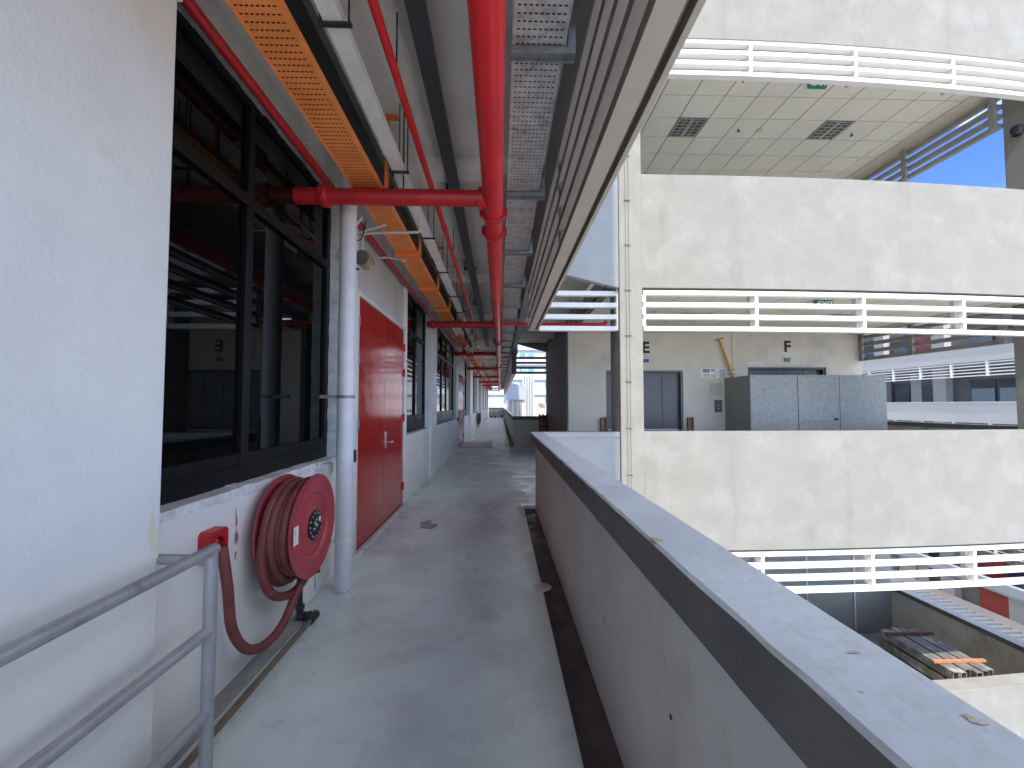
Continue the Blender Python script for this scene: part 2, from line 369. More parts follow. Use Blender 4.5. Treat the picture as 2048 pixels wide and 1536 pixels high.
# ---------------------------------------------------------------- parapet walls of the corridor
PT = 1.13
p = thing('parapet_wall', 'long grey parapet with pale cracked coping along the corridor\'s near right side', 'wall', (.6, 0, -.06))
box(.55, .66, YB, 6.42, -.7, 1.0).build('wall', 'parapet_paint', p)
random.seed(3)
co = MB(); ys = [YB]+[-2+i*.085 for i in range(100) if -2+i*.085 < 6.42]+[6.44]
rings = []
for y in ys:
    j = lambda s: random.uniform(-s, s)
    rings.append([(.466+j(.0012), y, 1.0), (.665, y, 1.0), (.668+j(.001), y, PT-.010+j(.001)), (.660+j(.001), y, PT+j(.0006)), (.478+j(.0022), y, PT+j(.0006)), (.469+j(.0018), y, PT-.008+j(.0015))])
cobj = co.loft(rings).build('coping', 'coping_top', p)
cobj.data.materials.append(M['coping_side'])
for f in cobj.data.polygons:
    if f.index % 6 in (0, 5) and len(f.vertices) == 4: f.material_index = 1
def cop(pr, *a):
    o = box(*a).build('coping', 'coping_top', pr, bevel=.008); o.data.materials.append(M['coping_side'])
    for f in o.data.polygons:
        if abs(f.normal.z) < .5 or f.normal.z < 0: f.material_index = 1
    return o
p = thing('parapet_wall', 'short white return parapet joining the near parapet to the sunlit column', 'wall', (1.3, 6.5, -.06))
box(.661, 1.878, 6.44, 6.60, -.7, 1.04).build('wall', 'white_outer', p); box(.672, 1.878, 6.425, 6.615, 1.04, PT-.004).build('coping', 'white_outer', p, bevel=.006)
p = thing('parapet_wall', 'dark grey return parapet at the corridor\'s far opening, pallet leaning at its end', 'wall', (1.1, 15.5, -.06))
box(.555, 1.76, 15.50, 15.65, -.7, 1.0).build('wall', 'parapet_paint', p); cop(p, .469, 1.76, 15.44, 15.66, 1.0, PT)
p = thing('parapet_wall', 'distant grey parapet running on past the lift lobby', 'wall', (.6, 33, -.06))
box(.55, .66, 15.651, YE, -.7, 1.0).build('wall', 'parapet_paint', p); cop(p, .466, .668, 15.661, YE, 1.0, PT)
p = thing('parapet_wall', 'pale parapet closing the far end of the corridor behind potted plants', 'wall', (-.5, 51, 0))
box(WX+.1, .548, YE-.16, YE-.02, 0, 1.06).build('wall', 'white_wall', p); cop(p, WX+.1, .465, YE-.19, YE+.01, 1.06, 1.2)
tag(MB().lathe([(0, .075), (.012, .078), (.016, .07), (.016, .012), (.010, .008)], (.36, 3.56, -.004), 'z', 28).build('drain_cover', 'panel_beige', smooth=True), 'round pale drain cover at the edge of the gutter', 'drain')

# ---------------------------------------------------------------- louvre screens of the corridor block
def chan(z0): return [(.451, z0), (.543, z0), (.547, z0+.040), (.569, z0+.040), (.571, z0-.006), (.597, z0-.006), (.597, z0+.058), (.451, z0+.058)]
ls = thing('louvre_screen', 'grey louvre screen seen from below, hanging over the near parapet', 'louvre', (.5, 0, 2.72))
for k in range(4):
    z0 = 2.725+.187*k
    for a, b in ((YB, .02), (.024, 3.20), (3.204, 6.42)):
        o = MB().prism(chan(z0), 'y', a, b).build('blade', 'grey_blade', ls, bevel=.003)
        o.data.materials.append(M['blade_inner_shade'])
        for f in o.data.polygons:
            if f.normal.x < -.9: f.material_index = 1  # inward faces get a darker colour that stands for their shade
box(.448, .60, YB, 6.42, 3.465, 3.498).build('top_rail', 'grey_blade', ls)
for y in (-3.2, 0, 3.2):
    box(.470, .52, y-.05, y+.05, 2.785, 3.464).build('post', 'galv_bracket', ls, bevel=.003)
box(.440, .455, 6.33, 6.40, 2.79, 3.50).build('post', 'galv_bracket', ls); box(.44, .6, 6.424, 6.44, 2.715, 3.50).build('end_plate', 'grey_blade', ls)
ls = thing('louvre_screen', 'distant dark louvre screen beyond the far opening', 'louvre', (.5, 30, 2.72))
for k in range(4): MB().prism(chan(2.725+.187*k), 'y', 15.50, YE).build('blade', 'grey_blade', ls)
for y in range(18, 50, 4): box(.470, .52, y-.05, y+.05, 2.785, 3.495).build('post', 'galv_bracket', ls)
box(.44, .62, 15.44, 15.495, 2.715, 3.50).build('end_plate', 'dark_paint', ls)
ls = thing('louvre_screen', 'four shaded blue-white louvre blades above the short return parapet', 'louvre', (1.3, 6.5, 2.72))
for k in range(4):
    z0 = 2.73+.188*k; box(.62, 1.865, 6.47, 6.57, z0, z0+.075).build('blade', 'white_blade', ls, bevel=.004)
box(1.852, 1.876, 6.455, 6.58, 2.735, 3.40).build('post', 'white_blade', ls)
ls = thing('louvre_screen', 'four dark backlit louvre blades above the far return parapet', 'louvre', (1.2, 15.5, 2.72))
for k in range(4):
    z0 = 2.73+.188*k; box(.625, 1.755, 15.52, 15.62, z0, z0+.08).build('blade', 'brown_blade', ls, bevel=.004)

# ---------------------------------------------------------------- lift building
lb = thing('lift_building', 'sunlit cement rendered lift building with curved balconies stacked in storeys', 'building', (5.5, 8.5, -16.5))
def fy(x): return 6.375+.0085*max(0, x-3.2)**2
XS = [2.241+i*(10.3-2.241)/34 for i in range(35)]
def cbar(x0, x1, dy0, dy1, z0, z1, n=None):
    n = n or max(2, int((x1-x0)/.25)+1); rings = []
    for i in range(n):
        x = x0+(x1-x0)*i/(n-1); y = fy(x); rings.append([(x, y+dy0, z0), (x, y+dy1, z0), (x, y+dy1, z1), (x, y+dy0, z1)])
    return MB().loft(rings)
for k in (-3, -2, -1, 0, 1):
    cbar(2.241, 10.3, 0, .26, 3.40+ST*k, 5.23+ST*k).build('balcony_band', 'render_concrete', lb, bevel=.004)
box(1.88, 2.2405, 6.374, 6.75, -16.5, 13).build('column', 'render_concrete', lb, bevel=.003)
box(1.884, 2.236, 6.751, 6.95, -16.5, 13).build('column', 'dark_paint', lb)
box(9.52, 10.3, 6.95, 7.34, -16.5, 13).build('column', 'render_concrete', lb, bevel=.01)
# upper bands with a sloping underside that join the lift building to the corridor block
def haunch(y0, y1, za, zb, xb, k, m):
    MB().prism([(.672, za+ST*k), (xb, zb+ST*k), (xb, 5.23+ST*k), (.672, 5.23+ST*k)], 'y', y0, y1).build('corner_band', m, lb, bevel=.008)
for k in (0, 1): haunch(6.40, 6.54, 3.69, 3.40, 1.879, k, 'white_outer')
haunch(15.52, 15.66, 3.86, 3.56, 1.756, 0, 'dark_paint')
# soffit of the bridge in front of the lift core
box(.602, 1.755, 6.56, 15.50, 3.90, 4.05).build('soffit', 'ceiling_paint', lb)
for y in (8.6, 10.9, 13.3): box(.602, 1.754, y, y+.2, 3.74, 3.899).build('beam', 'ceiling_paint', lb, bevel=.008)
# lift core
box(1.757, 2.0, 10.502, 15.70, -16.5, 13).build('core_wall', 'dark_paint', lb)
LY = 10.50
def lw(x0, x1, z0, z1): box(x0, x1, LY, LY+.28, z0, z1).build('lift_wall', 'lift_wall', lb)
for k in (-1, 1): lw(1.75, 9.46, ST*k-.02, ST*k+3.7)
lw(1.75, 2.72, 0, 3.7); lw(2.72, 4.72, 2.44, 3.7); lw(4.72, 6.02, 0, 3.7)
box(6.021, 6.42, LY-.018, LY+.26, 0, 3.7).build('lift_wall', 'lift_wall', lb); box(6.42, 8.50, LY-.018, LY+.26, 2.53, 3.7).build('lift_wall', 'lift_wall', lb); box(8.50, 9.46, LY-.018, LY+.26, 0, 3.7).build('lift_wall', 'lift_wall', lb)
def lift_door(x0, x1, zt, lab):
    f = MB(); y = LY+.02; f.box(x0, x0+.05, y, y+.24, 0, zt); f.box(x1-.05, x1, y, y+.24, 0, zt); f.box(x0+.05, x1-.05, y, y+.24, zt-.05, zt)
    o = f.build('lift_door', 'lift_steel', lb, label=lab, bevel=.003); xm = (x0+x1)/2
    xq = [x0+.052, (x0+xm)/2, xm, (x1+xm)/2, x1-.052]
    for a, b in [(xq[i]+.006, xq[i+1]-.006) for i in range(4)]:
        lf = box(a, b, LY+.13, LY+.17, .93, zt-.052).build('leaf', 'lift_steel', o, bevel=.003)
        box(a, b, LY+.13, LY+.17, .01, .905).build('leaf', 'lift_steel_low', o, bevel=.003)
        box(a, b, LY+.122, LY+.168, .905, .93).build('leaf_band', 'steel_line', o)
    return o
lift_door(2.722, 4.718, 2.438, 'steel lift door under the letter E')
lift_door(6.422, 8.498, 2.528, 'steel lift door behind the metal hoarding')
# lobby floors, ceilings
for k in (-1, 0, 1, 2):
    x0 = 2.243 if k else 1.802
    o = box(2.0, 9.7, 6.72, 10.79, ST*k-.30, ST*k-.002).build('floor_slab', 'lobby_floor', lb)
CZ = 3.42
for k in (-1, 0, 1):
    z = CZ+ST*k
    box(1.76, 9.7, 6.66, 10.498, z+.030, z+.06).build('ceiling_backing', 'tile_gap', lb)
    box(9.10, 9.7, 6.66, 10.498, z-.03, z+.028).build('ceiling_margin', 'lift_wall', lb)
tile_me = None
LIGHTS = ((3.72, 8.238), (6.855, 8.238))
for k in (-1, 0, 1):
    z = CZ+ST*k
    for i in range(-3, 9):
        for j in range(-2, 6):
            xa, ya = 3.72+.627*i, 7.62+.618*j
            xb, yb = min(xa+.627, 9.10), min(ya+.618, 10.49)
            if xb < 2.26 or yb-ya < .1 or yb < 6.8 or xb-xa < .1: continue
            if k == -1 and j > 1: continue
            ya2 = max(ya, 6.67)
            if any(abs(xa-a) < .05 and abs(ya-b) < .05 for a, b in LIGHTS): continue
            full = yb-ya2 > .617 and xb-xa > .626
            if full and tile_me:
                o = bpy.data.objects.new('ceiling_tile', tile_me); COL.objects.link(o); o.parent = lb; o.location = Vector((xa, ya, z))-W[lb]
            else:
                o = box(xa+.009, xb-.009, ya2+.009, yb-.009, z, z+.015).build('ceiling_tile', 'tile', lb)
                if full:
                    tile_me = o.data
                    off = Vector((xa, ya, z))-W[lb]
                    for v in tile_me.vertices: v.co = v.co-off
                    o.location = off
def troffer(x, y, z, lab):
    t = thing('ceiling_light', lab, 'ceiling light', (x+.31, y+.31, z))
    a, b, c, d = x+.015, x+.606, y+.015, y+.608
    f = MB(); f.box(a, b, c, c+.03, z-.006, z+.03); f.box(a, b, d-.03, d, z-.006, z+.03); f.box(a, a+.03, c+.03, d-.03, z-.006, z+.03); f.box(b-.03, b, c+.03, d-.03, z-.006, z+.03)
    f.build('frame', 'troffer', t)
    box(a+.03, b-.03, c+.03, d-.03, z+.022, z+.027).build('tray', 'troffer_dark', t)
    lv = MB()
    for q in (.27, .5, .73):
        xq = a+(b-a)*q; wd = .035 if q == .5 else .010; lv.box(xq-wd, xq+wd, c+.03, d-.03, z-.002, z+.021)
    for q in range(1, 6):
        yq = c+(d-c)*q/6; lv.box(a+.03, b-.03, yq-.012, yq+.012, z-.004, z+.018)
    lv.build('louvre', 'troffer', t)
for k, where in ((1, 'upper'), (0, 'middle')):
    troffer(3.72, 8.238, CZ+ST*k, 'square louvred ceiling light in the %s lobby, nearer the column' % where)
    troffer(6.855, 8.238, CZ+ST*k, 'square louvred ceiling light in the %s lobby, nearer the open right end' % where)
# right hand end of the lobbies: parapets and side louvres
for k in (-1, 0, 1):
    t = thing('parapet_wall', ['grey stained side parapet beside the stacked metal sections below', 'low side parapet at the open end of the middle lobby', 'side parapet at the open end of the upper lobby'][k+1], 'wall', (9.8, 9, ST*k))
    box(9.78, 9.92, 7.345, 10.79, ST*k-.72, ST*k+1.05).build('wall', 'stained_wall', t)
    cop(t, 9.73, 9.97, 7.345, 10.79, ST*k+1.05, ST*k+PT+.02)
    t = thing('louvre_screen', ['side louvre screen of the lower lobby', 'brown-grey side louvre screen above the metal hoarding', 'grey side louvre screen with blue sky between its blades'][k+1], 'louvre', (9.45, 9, ST*k+2.74))
    for q in range(4):
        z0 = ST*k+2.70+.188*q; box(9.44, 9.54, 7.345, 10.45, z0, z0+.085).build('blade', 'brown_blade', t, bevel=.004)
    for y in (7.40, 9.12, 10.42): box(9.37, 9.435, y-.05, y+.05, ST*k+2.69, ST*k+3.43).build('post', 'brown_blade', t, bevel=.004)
# curved louvre screens in front of the lobbies
for k in (-1, 0, 1):
    t = thing('louvre_screen', ['curved sunlit white louvre screen below the middle balcony', 'sunlit white louvre screen in front of the letters E and F', 'curved sunlit white louvre screen under the topmost balcony'][k+1], 'louvre', (6, 6.5, ST*k+2.74))
    for q in range(4):
        z0 = ST*k+(2.80+.178*q if k == 1 else 2.72+.191*q); cbar(2.262, 10.25, .012, .115, z0, z0+.072).build('blade', 'white_blade', t, bevel=.004)
    for x in (2.275, 4.09, 5.90, 7.70, 9.45):
        m = MB()
        for q in range(3):
            z0 = ST*k+(2.80+.178*q if k == 1 else 2.72+.191*q)+.0725; y = fy(x); m.box(x-.026, x+.026, y+.020, y+.185, z0, z0+(.105 if k == 1 else .118))
        m.build('post', 'white_blade', t)
        box(x-.045, x+.045, fy(x)+.12, fy(x)+.20, ST*k+2.81, ST*k+3.397).build('bracket', 'lift_wall', t)

# ---------------------------------------------------------------- right hand block across the courtyard
cb = thing('courtyard_block', 'long shaded white block across the courtyard with ribbon louvres', 'building', (38, 35, -16.5))
CBX, Y0, Y1 = 34., 14., 62.
box(CBX+2.2, CBX+12, Y0, Y1, -16.5, 10.4).build('wall', 'far_shade', cb)  # back wall coloured dark to stand for the shade behind the louvres
for j in range(-5, 3):
    zt = 1.69+ST*j
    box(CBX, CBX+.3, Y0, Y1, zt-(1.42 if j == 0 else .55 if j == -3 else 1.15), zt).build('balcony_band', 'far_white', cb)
    box(CBX-.06, CBX+.36, Y0, Y1, zt, zt+.10).build('coping', 'far_grey', cb)
    if j < 2: box(CBX+.3, CBX+2.2, Y0, Y1, zt-(1.35 if j != -3 else .8), zt-(1.12 if j != -3 else .56)).build('floor_slab', 'far_grey', cb)
    if j in (-1, 0, 1, -4, -3):
        for q in range(5 if j not in (-1, -4) else 0):
            z0 = zt+1.92+.225*q; box(CBX+.05, CBX+.18, Y0, Y1, z0, z0+.07).build('blade', 'white_blade', cb)
        for q in range(20):
            y = 18.6+2.3*q
            if y < 46 and j != -4: box(CBX+.02, CBX+.20, y-.06, y+.06, zt+1.90, zt+2.95).build('post', 'white_blade', cb)
        for (a, b, kind) in ((20, 24.2, 'w'), (24.6, 28.8, 'w'), (29.0, 30.6, 'w'), (33.4, 34.2, 'd'), (35.3, 36.9, 'w'), (38, 42, 'w')):
            if j in (-4, -3) and a == 29.0: kind = 'r'
            if j == -4 and kind == 'w': box(CBX+2.08, CBX+2.19, a, b, zt-1.1, zt+3.4).build('wall_panel', 'far_white', cb); continue
            if j == 1 and a == 33.4: b, kind = 35.2, 'r'
            if kind == 'w':
                o = box(CBX+2.12, CBX+2.19, a, b, zt-.1, zt+1.75).build('window', 'far_dark', cb)
                nn = max(1, int((b-a)/1.3))
                for q in range(nn): box(CBX+2.09, CBX+2.119, a+(b-a)*q/nn+.05, a+(b-a)*(q+1)/nn-.05, zt, zt+1.1).build('pane', 'far_glass', o)
            else:
                box(CBX+2.10, CBX+2.19, a-(.5 if j == -4 else 0), b, zt-1.1, zt+(1.5 if j != -4 else 3.2)).build('door', 'far_red' if kind == 'r' else 'far_dark', cb)
        for y in (32.4, 37.6): box(CBX+1.6, CBX+2.19, y-.5, y+.5, zt-1.1, zt+2.9).build('column', 'far_white', cb)
        box(CBX+2.1, CBX+2.19, 34.3, 35.2 if j != 1 else 34.31, zt-1.1, zt+2.6).build('wall_panel', 'far_white', cb)
t = thing('ridged_canopy', 'long ridged grey metal canopy low on the courtyard block', 'canopy', (31.5, 30, -12.4))
box(30.6, 32.6, 20, 52, -12.9, -12.75).build('deck', 'far_dark', t); box(32.6, 33.9, 20, 52, -13.0, -12.68).build('ledge', 'far_shade', t); box(30.4, 30.599, 20, 52, -13.05, -12.65).build('fascia', 'white_blade', t)  # deck, ledge and ribs coloured darker to stand for shade on the canopy
for q in range(58): box(30.62, 32.58, 21+.5*q, 21.26+.5*q, -12.75, -12.63).build('rib', 'rib_shade_grey', t)

# ---------------------------------------------------------------- overhead services of the corridor
def perf_tray(name, label, x0, x1, y0, y1, z, ncol, m, mb, hangers, htype):
    t = thing(name, label, 'cable tray', ((x0+x1)/2, (y0+y1)/2, z))
    s = MB(); rp_ = .0405; sh = .0085; y = y0; mg = .012; cw = (x1-x0-2*mg)/ncol
    while y < y1:
        s.quad((x0, y, z), (x1, y, z), (x1, y+rp_-sh, z), (x0, y+rp_-sh, z)); ya, yb = y+rp_-sh, y+rp_
        xa = x0
        for c in range(ncol):
            xc = x0+mg+cw*(c+.5); s.quad((xa, ya, z), (xc-.0075, ya, z), (xc-.0075, yb, z), (xa, yb, z)); xa = xc+.0075
        s.quad((xa, ya, z), (x1, ya, z), (x1, yb, z), (xa, yb, z)); y += rp_
    s.build('perforated_base', m, t)
    for a in (x0, x1): box(a-.003, a+.003, y0, y, z-.004, z+.055).build('flange', m, t)
    random.seed(5); cbm = MB()
    for q in range(7):
        xx = x0+.02+(x1-x0-.04)*q/6; cbm.box(xx-.019, xx+.017, y0, y, z+.010+.003*(q % 2), z+.034)
    cbm.build('cable', 'cable_black', t)
    for h in hangers:
        if htype == 'strap':
            b = MB(); b.box(x0-.02, x1+.06, h-.02, h+.02, z-.052, z-.006); b.box(x1+.035, x1+.062, h-.021, h+.021, z-.006, CEIL-.03); b.box(x1+.0, x1+.14, h-.022, h+.022, CEIL-.03, CEIL-.001)
            b.build('hanger', mb, t, bevel=.003)
        else:
            b = MB(); b.box(x0-.01, x1+.055, h-.022, h+.022, z-.042, z-.006); b.box(x0-.01, x1+.055, h+.022, h+.026, z-.055, z-.006); b.box(x1+.018, x1+.056, h-.02, h+.02, z-.006, 3.62)
            b.build('hanger', mb, t, bevel=.003)
    return t
OZ = 3.33
perf_tray('cable_tray', 'orange perforated cable tray hanging beside the corridor wall', -1.205, -.985, -2, 49, OZ, 8, 'orange_tray', 'orange_dark', [3.36+1.42*q for q in range(32)]+[.3], 'strap')
GZ = 3.37
perf_tray('cable_tray', 'galvanised perforated cable tray right of the big red pipe', .062, .326, -2, 49, GZ, 9, 'galv', 'galv_bracket', [.6, 2.03]+[3.46+1.34*q for q in range(34)], 'L')
# big red fire main with couplings
RX, RZ, RR = -.058, 3.22, .080
def coupling(pp, c, axis, r, parent):
    m = MB(); m.lathe([(-.030, r+.001), (-.030, r+.020), (-.022, r+.024), (.022, r+.024), (.030, r+.020), (.030, r+.001)], c, axis, 28)
    for sgn in (-1, 1):
        if axis == 'y': m.box(c[0]+sgn*(r+.022)-.018, c[0]+sgn*(r+.022)+.018, c[1]-.02, c[1]+.02, c[2]-.022, c[2]+.022); m.cyl((c[0]+sgn*(r+.028), c[1], c[2]-.04), (c[0]+sgn*(r+.028), c[1], c[2]+.04), .008, 8)
        else: m.box(c[0]-.02, c[0]+.02, c[1]+sgn*(r+.02)-.016, c[1]+sgn*(r+.02)+.016, c[2]-.02, c[2]+.02); m.cyl((c[0], c[1]+sgn*(r+.025), c[2]-.036), (c[0], c[1]+sgn*(r+.025), c[2]+.036), .007, 8)
    return m.build('coupling', 'red_dark', parent, smooth=True)
t = thing('fire_main', 'thick red fire main running along the middle of the corridor ceiling', 'pipe', (RX, 20, RZ))
MB().cyl((RX, -2.5, RZ), (RX, 49, RZ), RR, 36).build('pipe', 'red_paint', t, smooth=True)
CROSS = [3.28, 8.55, 13.4, 18.9, 24.4, 29.9, 35.4, 40.9, 46.4]
for y in (3.52, 3.90, 10.45, 10.85, 17.3, 17.7, 24, 31, 38, 45): coupling(t, (RX, y, RZ), 'y', RR, t)
for y in (6.4, 9.2, 14.6):
    MB().lathe([(-.012, RR+.001), (-.012, RR+.004), (.012, RR+.004), (.012, RR+.001)], (RX, y, RZ), 'y', 28).build('strap', 'red_dark', t, smooth=True)
ords = ['nearest', 'second', 'third', 'fourth', 'fifth', 'sixth', 'seventh', 'eighth', 'ninth']
for i, y in enumerate(CROSS):
    t = thing('branch_pipe', '%s red branch pipe crossing from the fire main to the corridor wall' % ords[i], 'pipe', (-.8, y, RZ), 'branch pipes')
    MB().cyl((GX-.004 if i == 0 else WX-.01, y, RZ), (RX-RR*.6, y, RZ), .064, 28).build('pipe', 'red_dark', t, smooth=True)
    if i < 4:
        coupling(t, (-1.40, y, RZ), 'x', .064, t)
        MB().lathe([(-.02, .066), (-.02, .086), (.02, .086), (.02, .066)], (RX-RR-.02, y, RZ), 'x', 28).build('tee_collar', 'red_dark', t, smooth=True)
        MB().lathe([(-.008, .065), (-.008, .069), (.008, .069), (.008, .065)], (-.78, y, RZ), 'x', 28).build('strap', 'red_dark', t, smooth=True)
        MB().cyl((-.78, y, RZ+.066), (-.78, y, CEIL-.002), .006, 8).build('rod', 'cable_black', t)
t = thing('branch_pipe', 'red pipe with an upturned elbow under the lobby soffit', 'pipe', (1.2, 8.4, 3.22))
MB().tube(smoothpath([(RX+RR*.6, 8.36, 3.20), (1.0, 8.36, 3.20), (2.0, 8.36, 3.20), (2.14, 8.36, 3.21), (2.18, 8.36, 3.28), (2.18, 8.36, 3.46)], 6), .033, 16).build('pipe', 'red_paint', t, smooth=True)
for x in (.95, 1.45): MB().cyl((x, 8.36, 3.23), (x, 8.36, 3.899), .006, 8).build('rod', 'cable_black', t)
t = thing('sprinkler_pipe', 'thin red pipe slung between the white trunking and the green trunking', 'pipe', (-.63, 10, 3.55))
MB().tube([(-.632, -2, 3.55), (-.632, 13.2, 3.55)], .0255, 18).build('pipe', 'red_paint', t, smooth=True)
for y in (1.9, 4.6, 7.3, 10): MB().lathe([(-.02, .026), (-.02, .032), (.02, .032), (.02, .026)], (-.632, y, 3.55), 'y', 18).build('coupling', 'red_paint', t, smooth=True)
for y in (2.45, 5.5, 8.6, 11.7): MB().cyl((-.632, y, 3.57), (-.632, y, CEIL-.002), .005, 8).build('rod', 'cable_black', t)
tag(MB().cyl((-1.448, 1.80, 3.415), (-1.448, 30, 3.415), .030, 16).build('wall_pipe', 'red_dark', smooth=True), 'dark red pipe fixed along the wall just above the windows', 'pipe')
def trunk(label, x0, x1, y0, y1, z0, z1, m, joints):
    t = thing('cable_trunking', label, 'trunking', ((x0+x1)/2, (y0+y1)/2, z0))
    js = [y0]+joints+[y1]
    for a, b in zip(js[:-1], js[1:]): box(x0, x1, a+.0015, b-.0015, z0, z1).build('section', m, t, bevel=.003)
    return t
t = trunk('dark green-grey trunking between the thin red pipe and the fire main', -.524, -.415, -2, 15.5, 3.74, 3.80, 'green_trunk', [.8, 3.2, 5.6, 8.0, 10.4, 12.8])
for y in (.4, 2.02, 4.4, 6.8, 9.2, 11.6): box(-.60, -.40, y-.02, y+.02, 3.801, 3.83).build('bracket', 'cable_black', t); box(-.59, -.57, y-.012, y+.012, 3.83, CEIL-.001).build('rod', 'cable_black', t)
t = trunk('dark green trunking half hidden above the orange tray', -1.16, -1.055, -2, 15.5, 3.70, 3.80, 'green_trunk', [2.9, 5.6, 8.4, 11.2])
for y in (1.4, 4.0, 6.7, 9.4): box(-1.18, -1.03, y-.02, y+.02, 3.801, CEIL-.001).build('bracket', 'cable_black', t)
t = trunk('white cable trunking hung on small dark brackets beside the orange tray', -.856, -.762, -2, 13.4, 3.40, 3.46, 'white_trunk', [.6, 2.87, 5.2, 7.6, 10])
for y in [.7, 1.95, 3.22, 4.52, 5.7, 6.97, 8.2, 9.5, 10.8, 12]:
    b = box(-.875, -.72, y-.012, y+.012, 3.385, 3.398); b.box(-.875, -.866, y-.012, y+.012, 3.398, 3.52); b.cyl((-.735, y, 3.38), (-.735, y, CEIL-.002), .005, 8); b.cyl((-.80, y, 3.46), (-.80, y, CEIL-.002), .0045, 8)
    b.build('bracket', 'dark_iron', t)
# hanging tube light fittings further along
for i, y in enumerate((8.75, 12.2, 21, 23.2, 25.4, 27.6)):
    t = thing('tube_light', ['near', 'second', 'third', 'fourth', 'fifth', 'last'][i]+' unlit white tube light hanging under the white trunking', 'light', (-.95, y+.6, 3.25), 'tube lights')
    MB().prism([(-1.02, 3.26), (-.90, 3.26), (-.925, 3.32), (-.995, 3.32)], 'y', y, y+1.2).build('reflector', 'white_blade', t)
    MB().cyl((-1.04, y+.02, 3.24), (-1.04, y+1.18, 3.24), .018, 12).build('tube', 'print_white', t, smooth=True); MB().cyl((-.88, y+.02, 3.24), (-.88, y+1.18, 3.24), .018, 12).build('tube', 'print_white', t, smooth=True)
    for q in (.1, 1.1): MB().cyl((-.96, y+q, 3.32), (-.96, y+q, CEIL-.002), .005, 8).build('rod', 'cable_black', t)
# conduits between wall and tray
for i, (pts, r, lab) in enumerate((
    ([(-1.36, 4.05, 3.06), (-1.36, 4.05, 3.20), (-1.33, 4.05, 3.24), (-1.1, 4.05, 3.255), (-.86, 4.05, 3.26), (-.80, 4.05, 3.28), (-.80, 4.05, 3.40)], .013, 'pale bent conduit from the loudspeaker across to the white trunking'),
    ([(WX, 3.98, 3.12), (-1.42, 3.93, 3.22), (-1.30, 3.86, 3.33)], .017, 'short thick slanting conduit stub behind the downpipe top'),
    ([(WX, 4.02, 3.20), (-1.38, 4.02, 3.24), (-1.12, 4.02, 3.32)], .012, 'thin white conduit reaching from the wall under the orange tray'),
    ([(WX, 5.05, 3.36), (-1.35, 5.05, 3.36), (-1.15, 5.05, 3.32)], .011, 'thin white conduit above the red door'),
    ([(WX, 3.05, 3.50), (-1.40, 3.05, 3.50), (-1.24, 3.05, 3.49)], .011, 'short white conduit crossing the dark red wall pipe'))):
    tag(MB().tube(smoothpath(pts, 6), r, 10).build('conduit', 'white_conduit', smooth=True), lab, 'conduit')
random.seed(11)
tag(MB().tube(smoothpath([(WX+.01, 3.86, 3.6), (WX+.03, 3.88, 3.40), (WX+.05, 3.9, 3.30), (WX+.03, 3.95, 3.18), (-1.36, 4.0, 3.16), (-1.30, 3.97, 3.34)], 6), .006, 8).build('cable', 'cable_black', smooth=True), 'thin dark cable looping on the wall behind the downpipe', 'cable')

# loudspeaker
t = thing('loudspeaker', 'brass-toned cylindrical loudspeaker with grey mesh face beside the downpipe', 'loudspeaker', (-1.33, 4.1, 2.95))
MB().lathe([(0, .072), (.004, .078), (.15, .078), (.17, .070), (.172, 0.001)], (-1.345, 4.0, 2.985), 'y', 32).build('drum', 'brass_tone', t, smooth=True)
MB().lathe([(-.006, .001), (-.006, .070), (0, .073)], (-1.345, 4.0, 2.985), 'y', 32).build('mesh_face', 'grey_plastic', t, smooth=True)
b = box(WX, -1.40, 4.07, 4.10, 2.89, 2.905); b.box(WX, WX+.012, 4.06, 4.11, 2.86, 2.99); b.build('bracket', 'dark_iron', t)

# ---------------------------------------------------------------- downpipe
t = thing('downpipe', 'thick white downpipe standing between the window and the red door', 'pipe', (-1.31, 3.55, 0))
MB().lathe([(.0, .062), (.02, .069), (.05, .069), (3.10, .069), (3.20, .069), (CEIL-.001, .069)], (-1.315, 3.56, .004), 'z', 36).build('pipe', 'white_pipe', t, smooth=True)
for z in (.42, 1.62): 
    b = MB().lathe([(-.014, .070), (-.014, .074), (.014, .074), (.014, .070)], (-1.315, 3.56, z), 'z', 32); b.box(WX, -1.37, 3.475, 3.50, z-.014, z+.014); b.build('bracket', 'galv_bracket' if z > 1 else 'white_conduit', t)
tag(box(WX, WX+.06, 3.50, 3.64, .965, 1.055).build('switch_box', 'white_conduit', bevel=.004), 'white switch box under the window corner beside the downpipe', 'switch box')
t = thing('switch_box', 'small dark socket box on a conduit just right of the downpipe', 'switch box', (WX+.03, 4.2, 1.0)); box(WX, WX+.055, 4.17, 4.23, .98, 1.10).build('case', 'cable_black', t, bevel=.004)
tag(box(WX, WX+.04, 3.40, 3.46, .965, 1.03).build('switch_box', 'galv', bevel=.003), 'grey switch box left of the white one below the window', 'switch box')
tag(MB().tube(smoothpath([(WX+.014, 3.45, .95), (WX+.014, 3.45, .5), (WX+.014, 3.45, .06)], 3), .010, 8).build('conduit', 'white_conduit', smooth=True), 'thin painted conduit down the wall behind the downpipe', 'conduit')
tag(box(WX, WX+.022, 3.14, 3.20, .02, .20).build('wall_plate', 'white_wall', bevel=.005), 'small painted cover plate low on the wall near the elbow', 'plate')

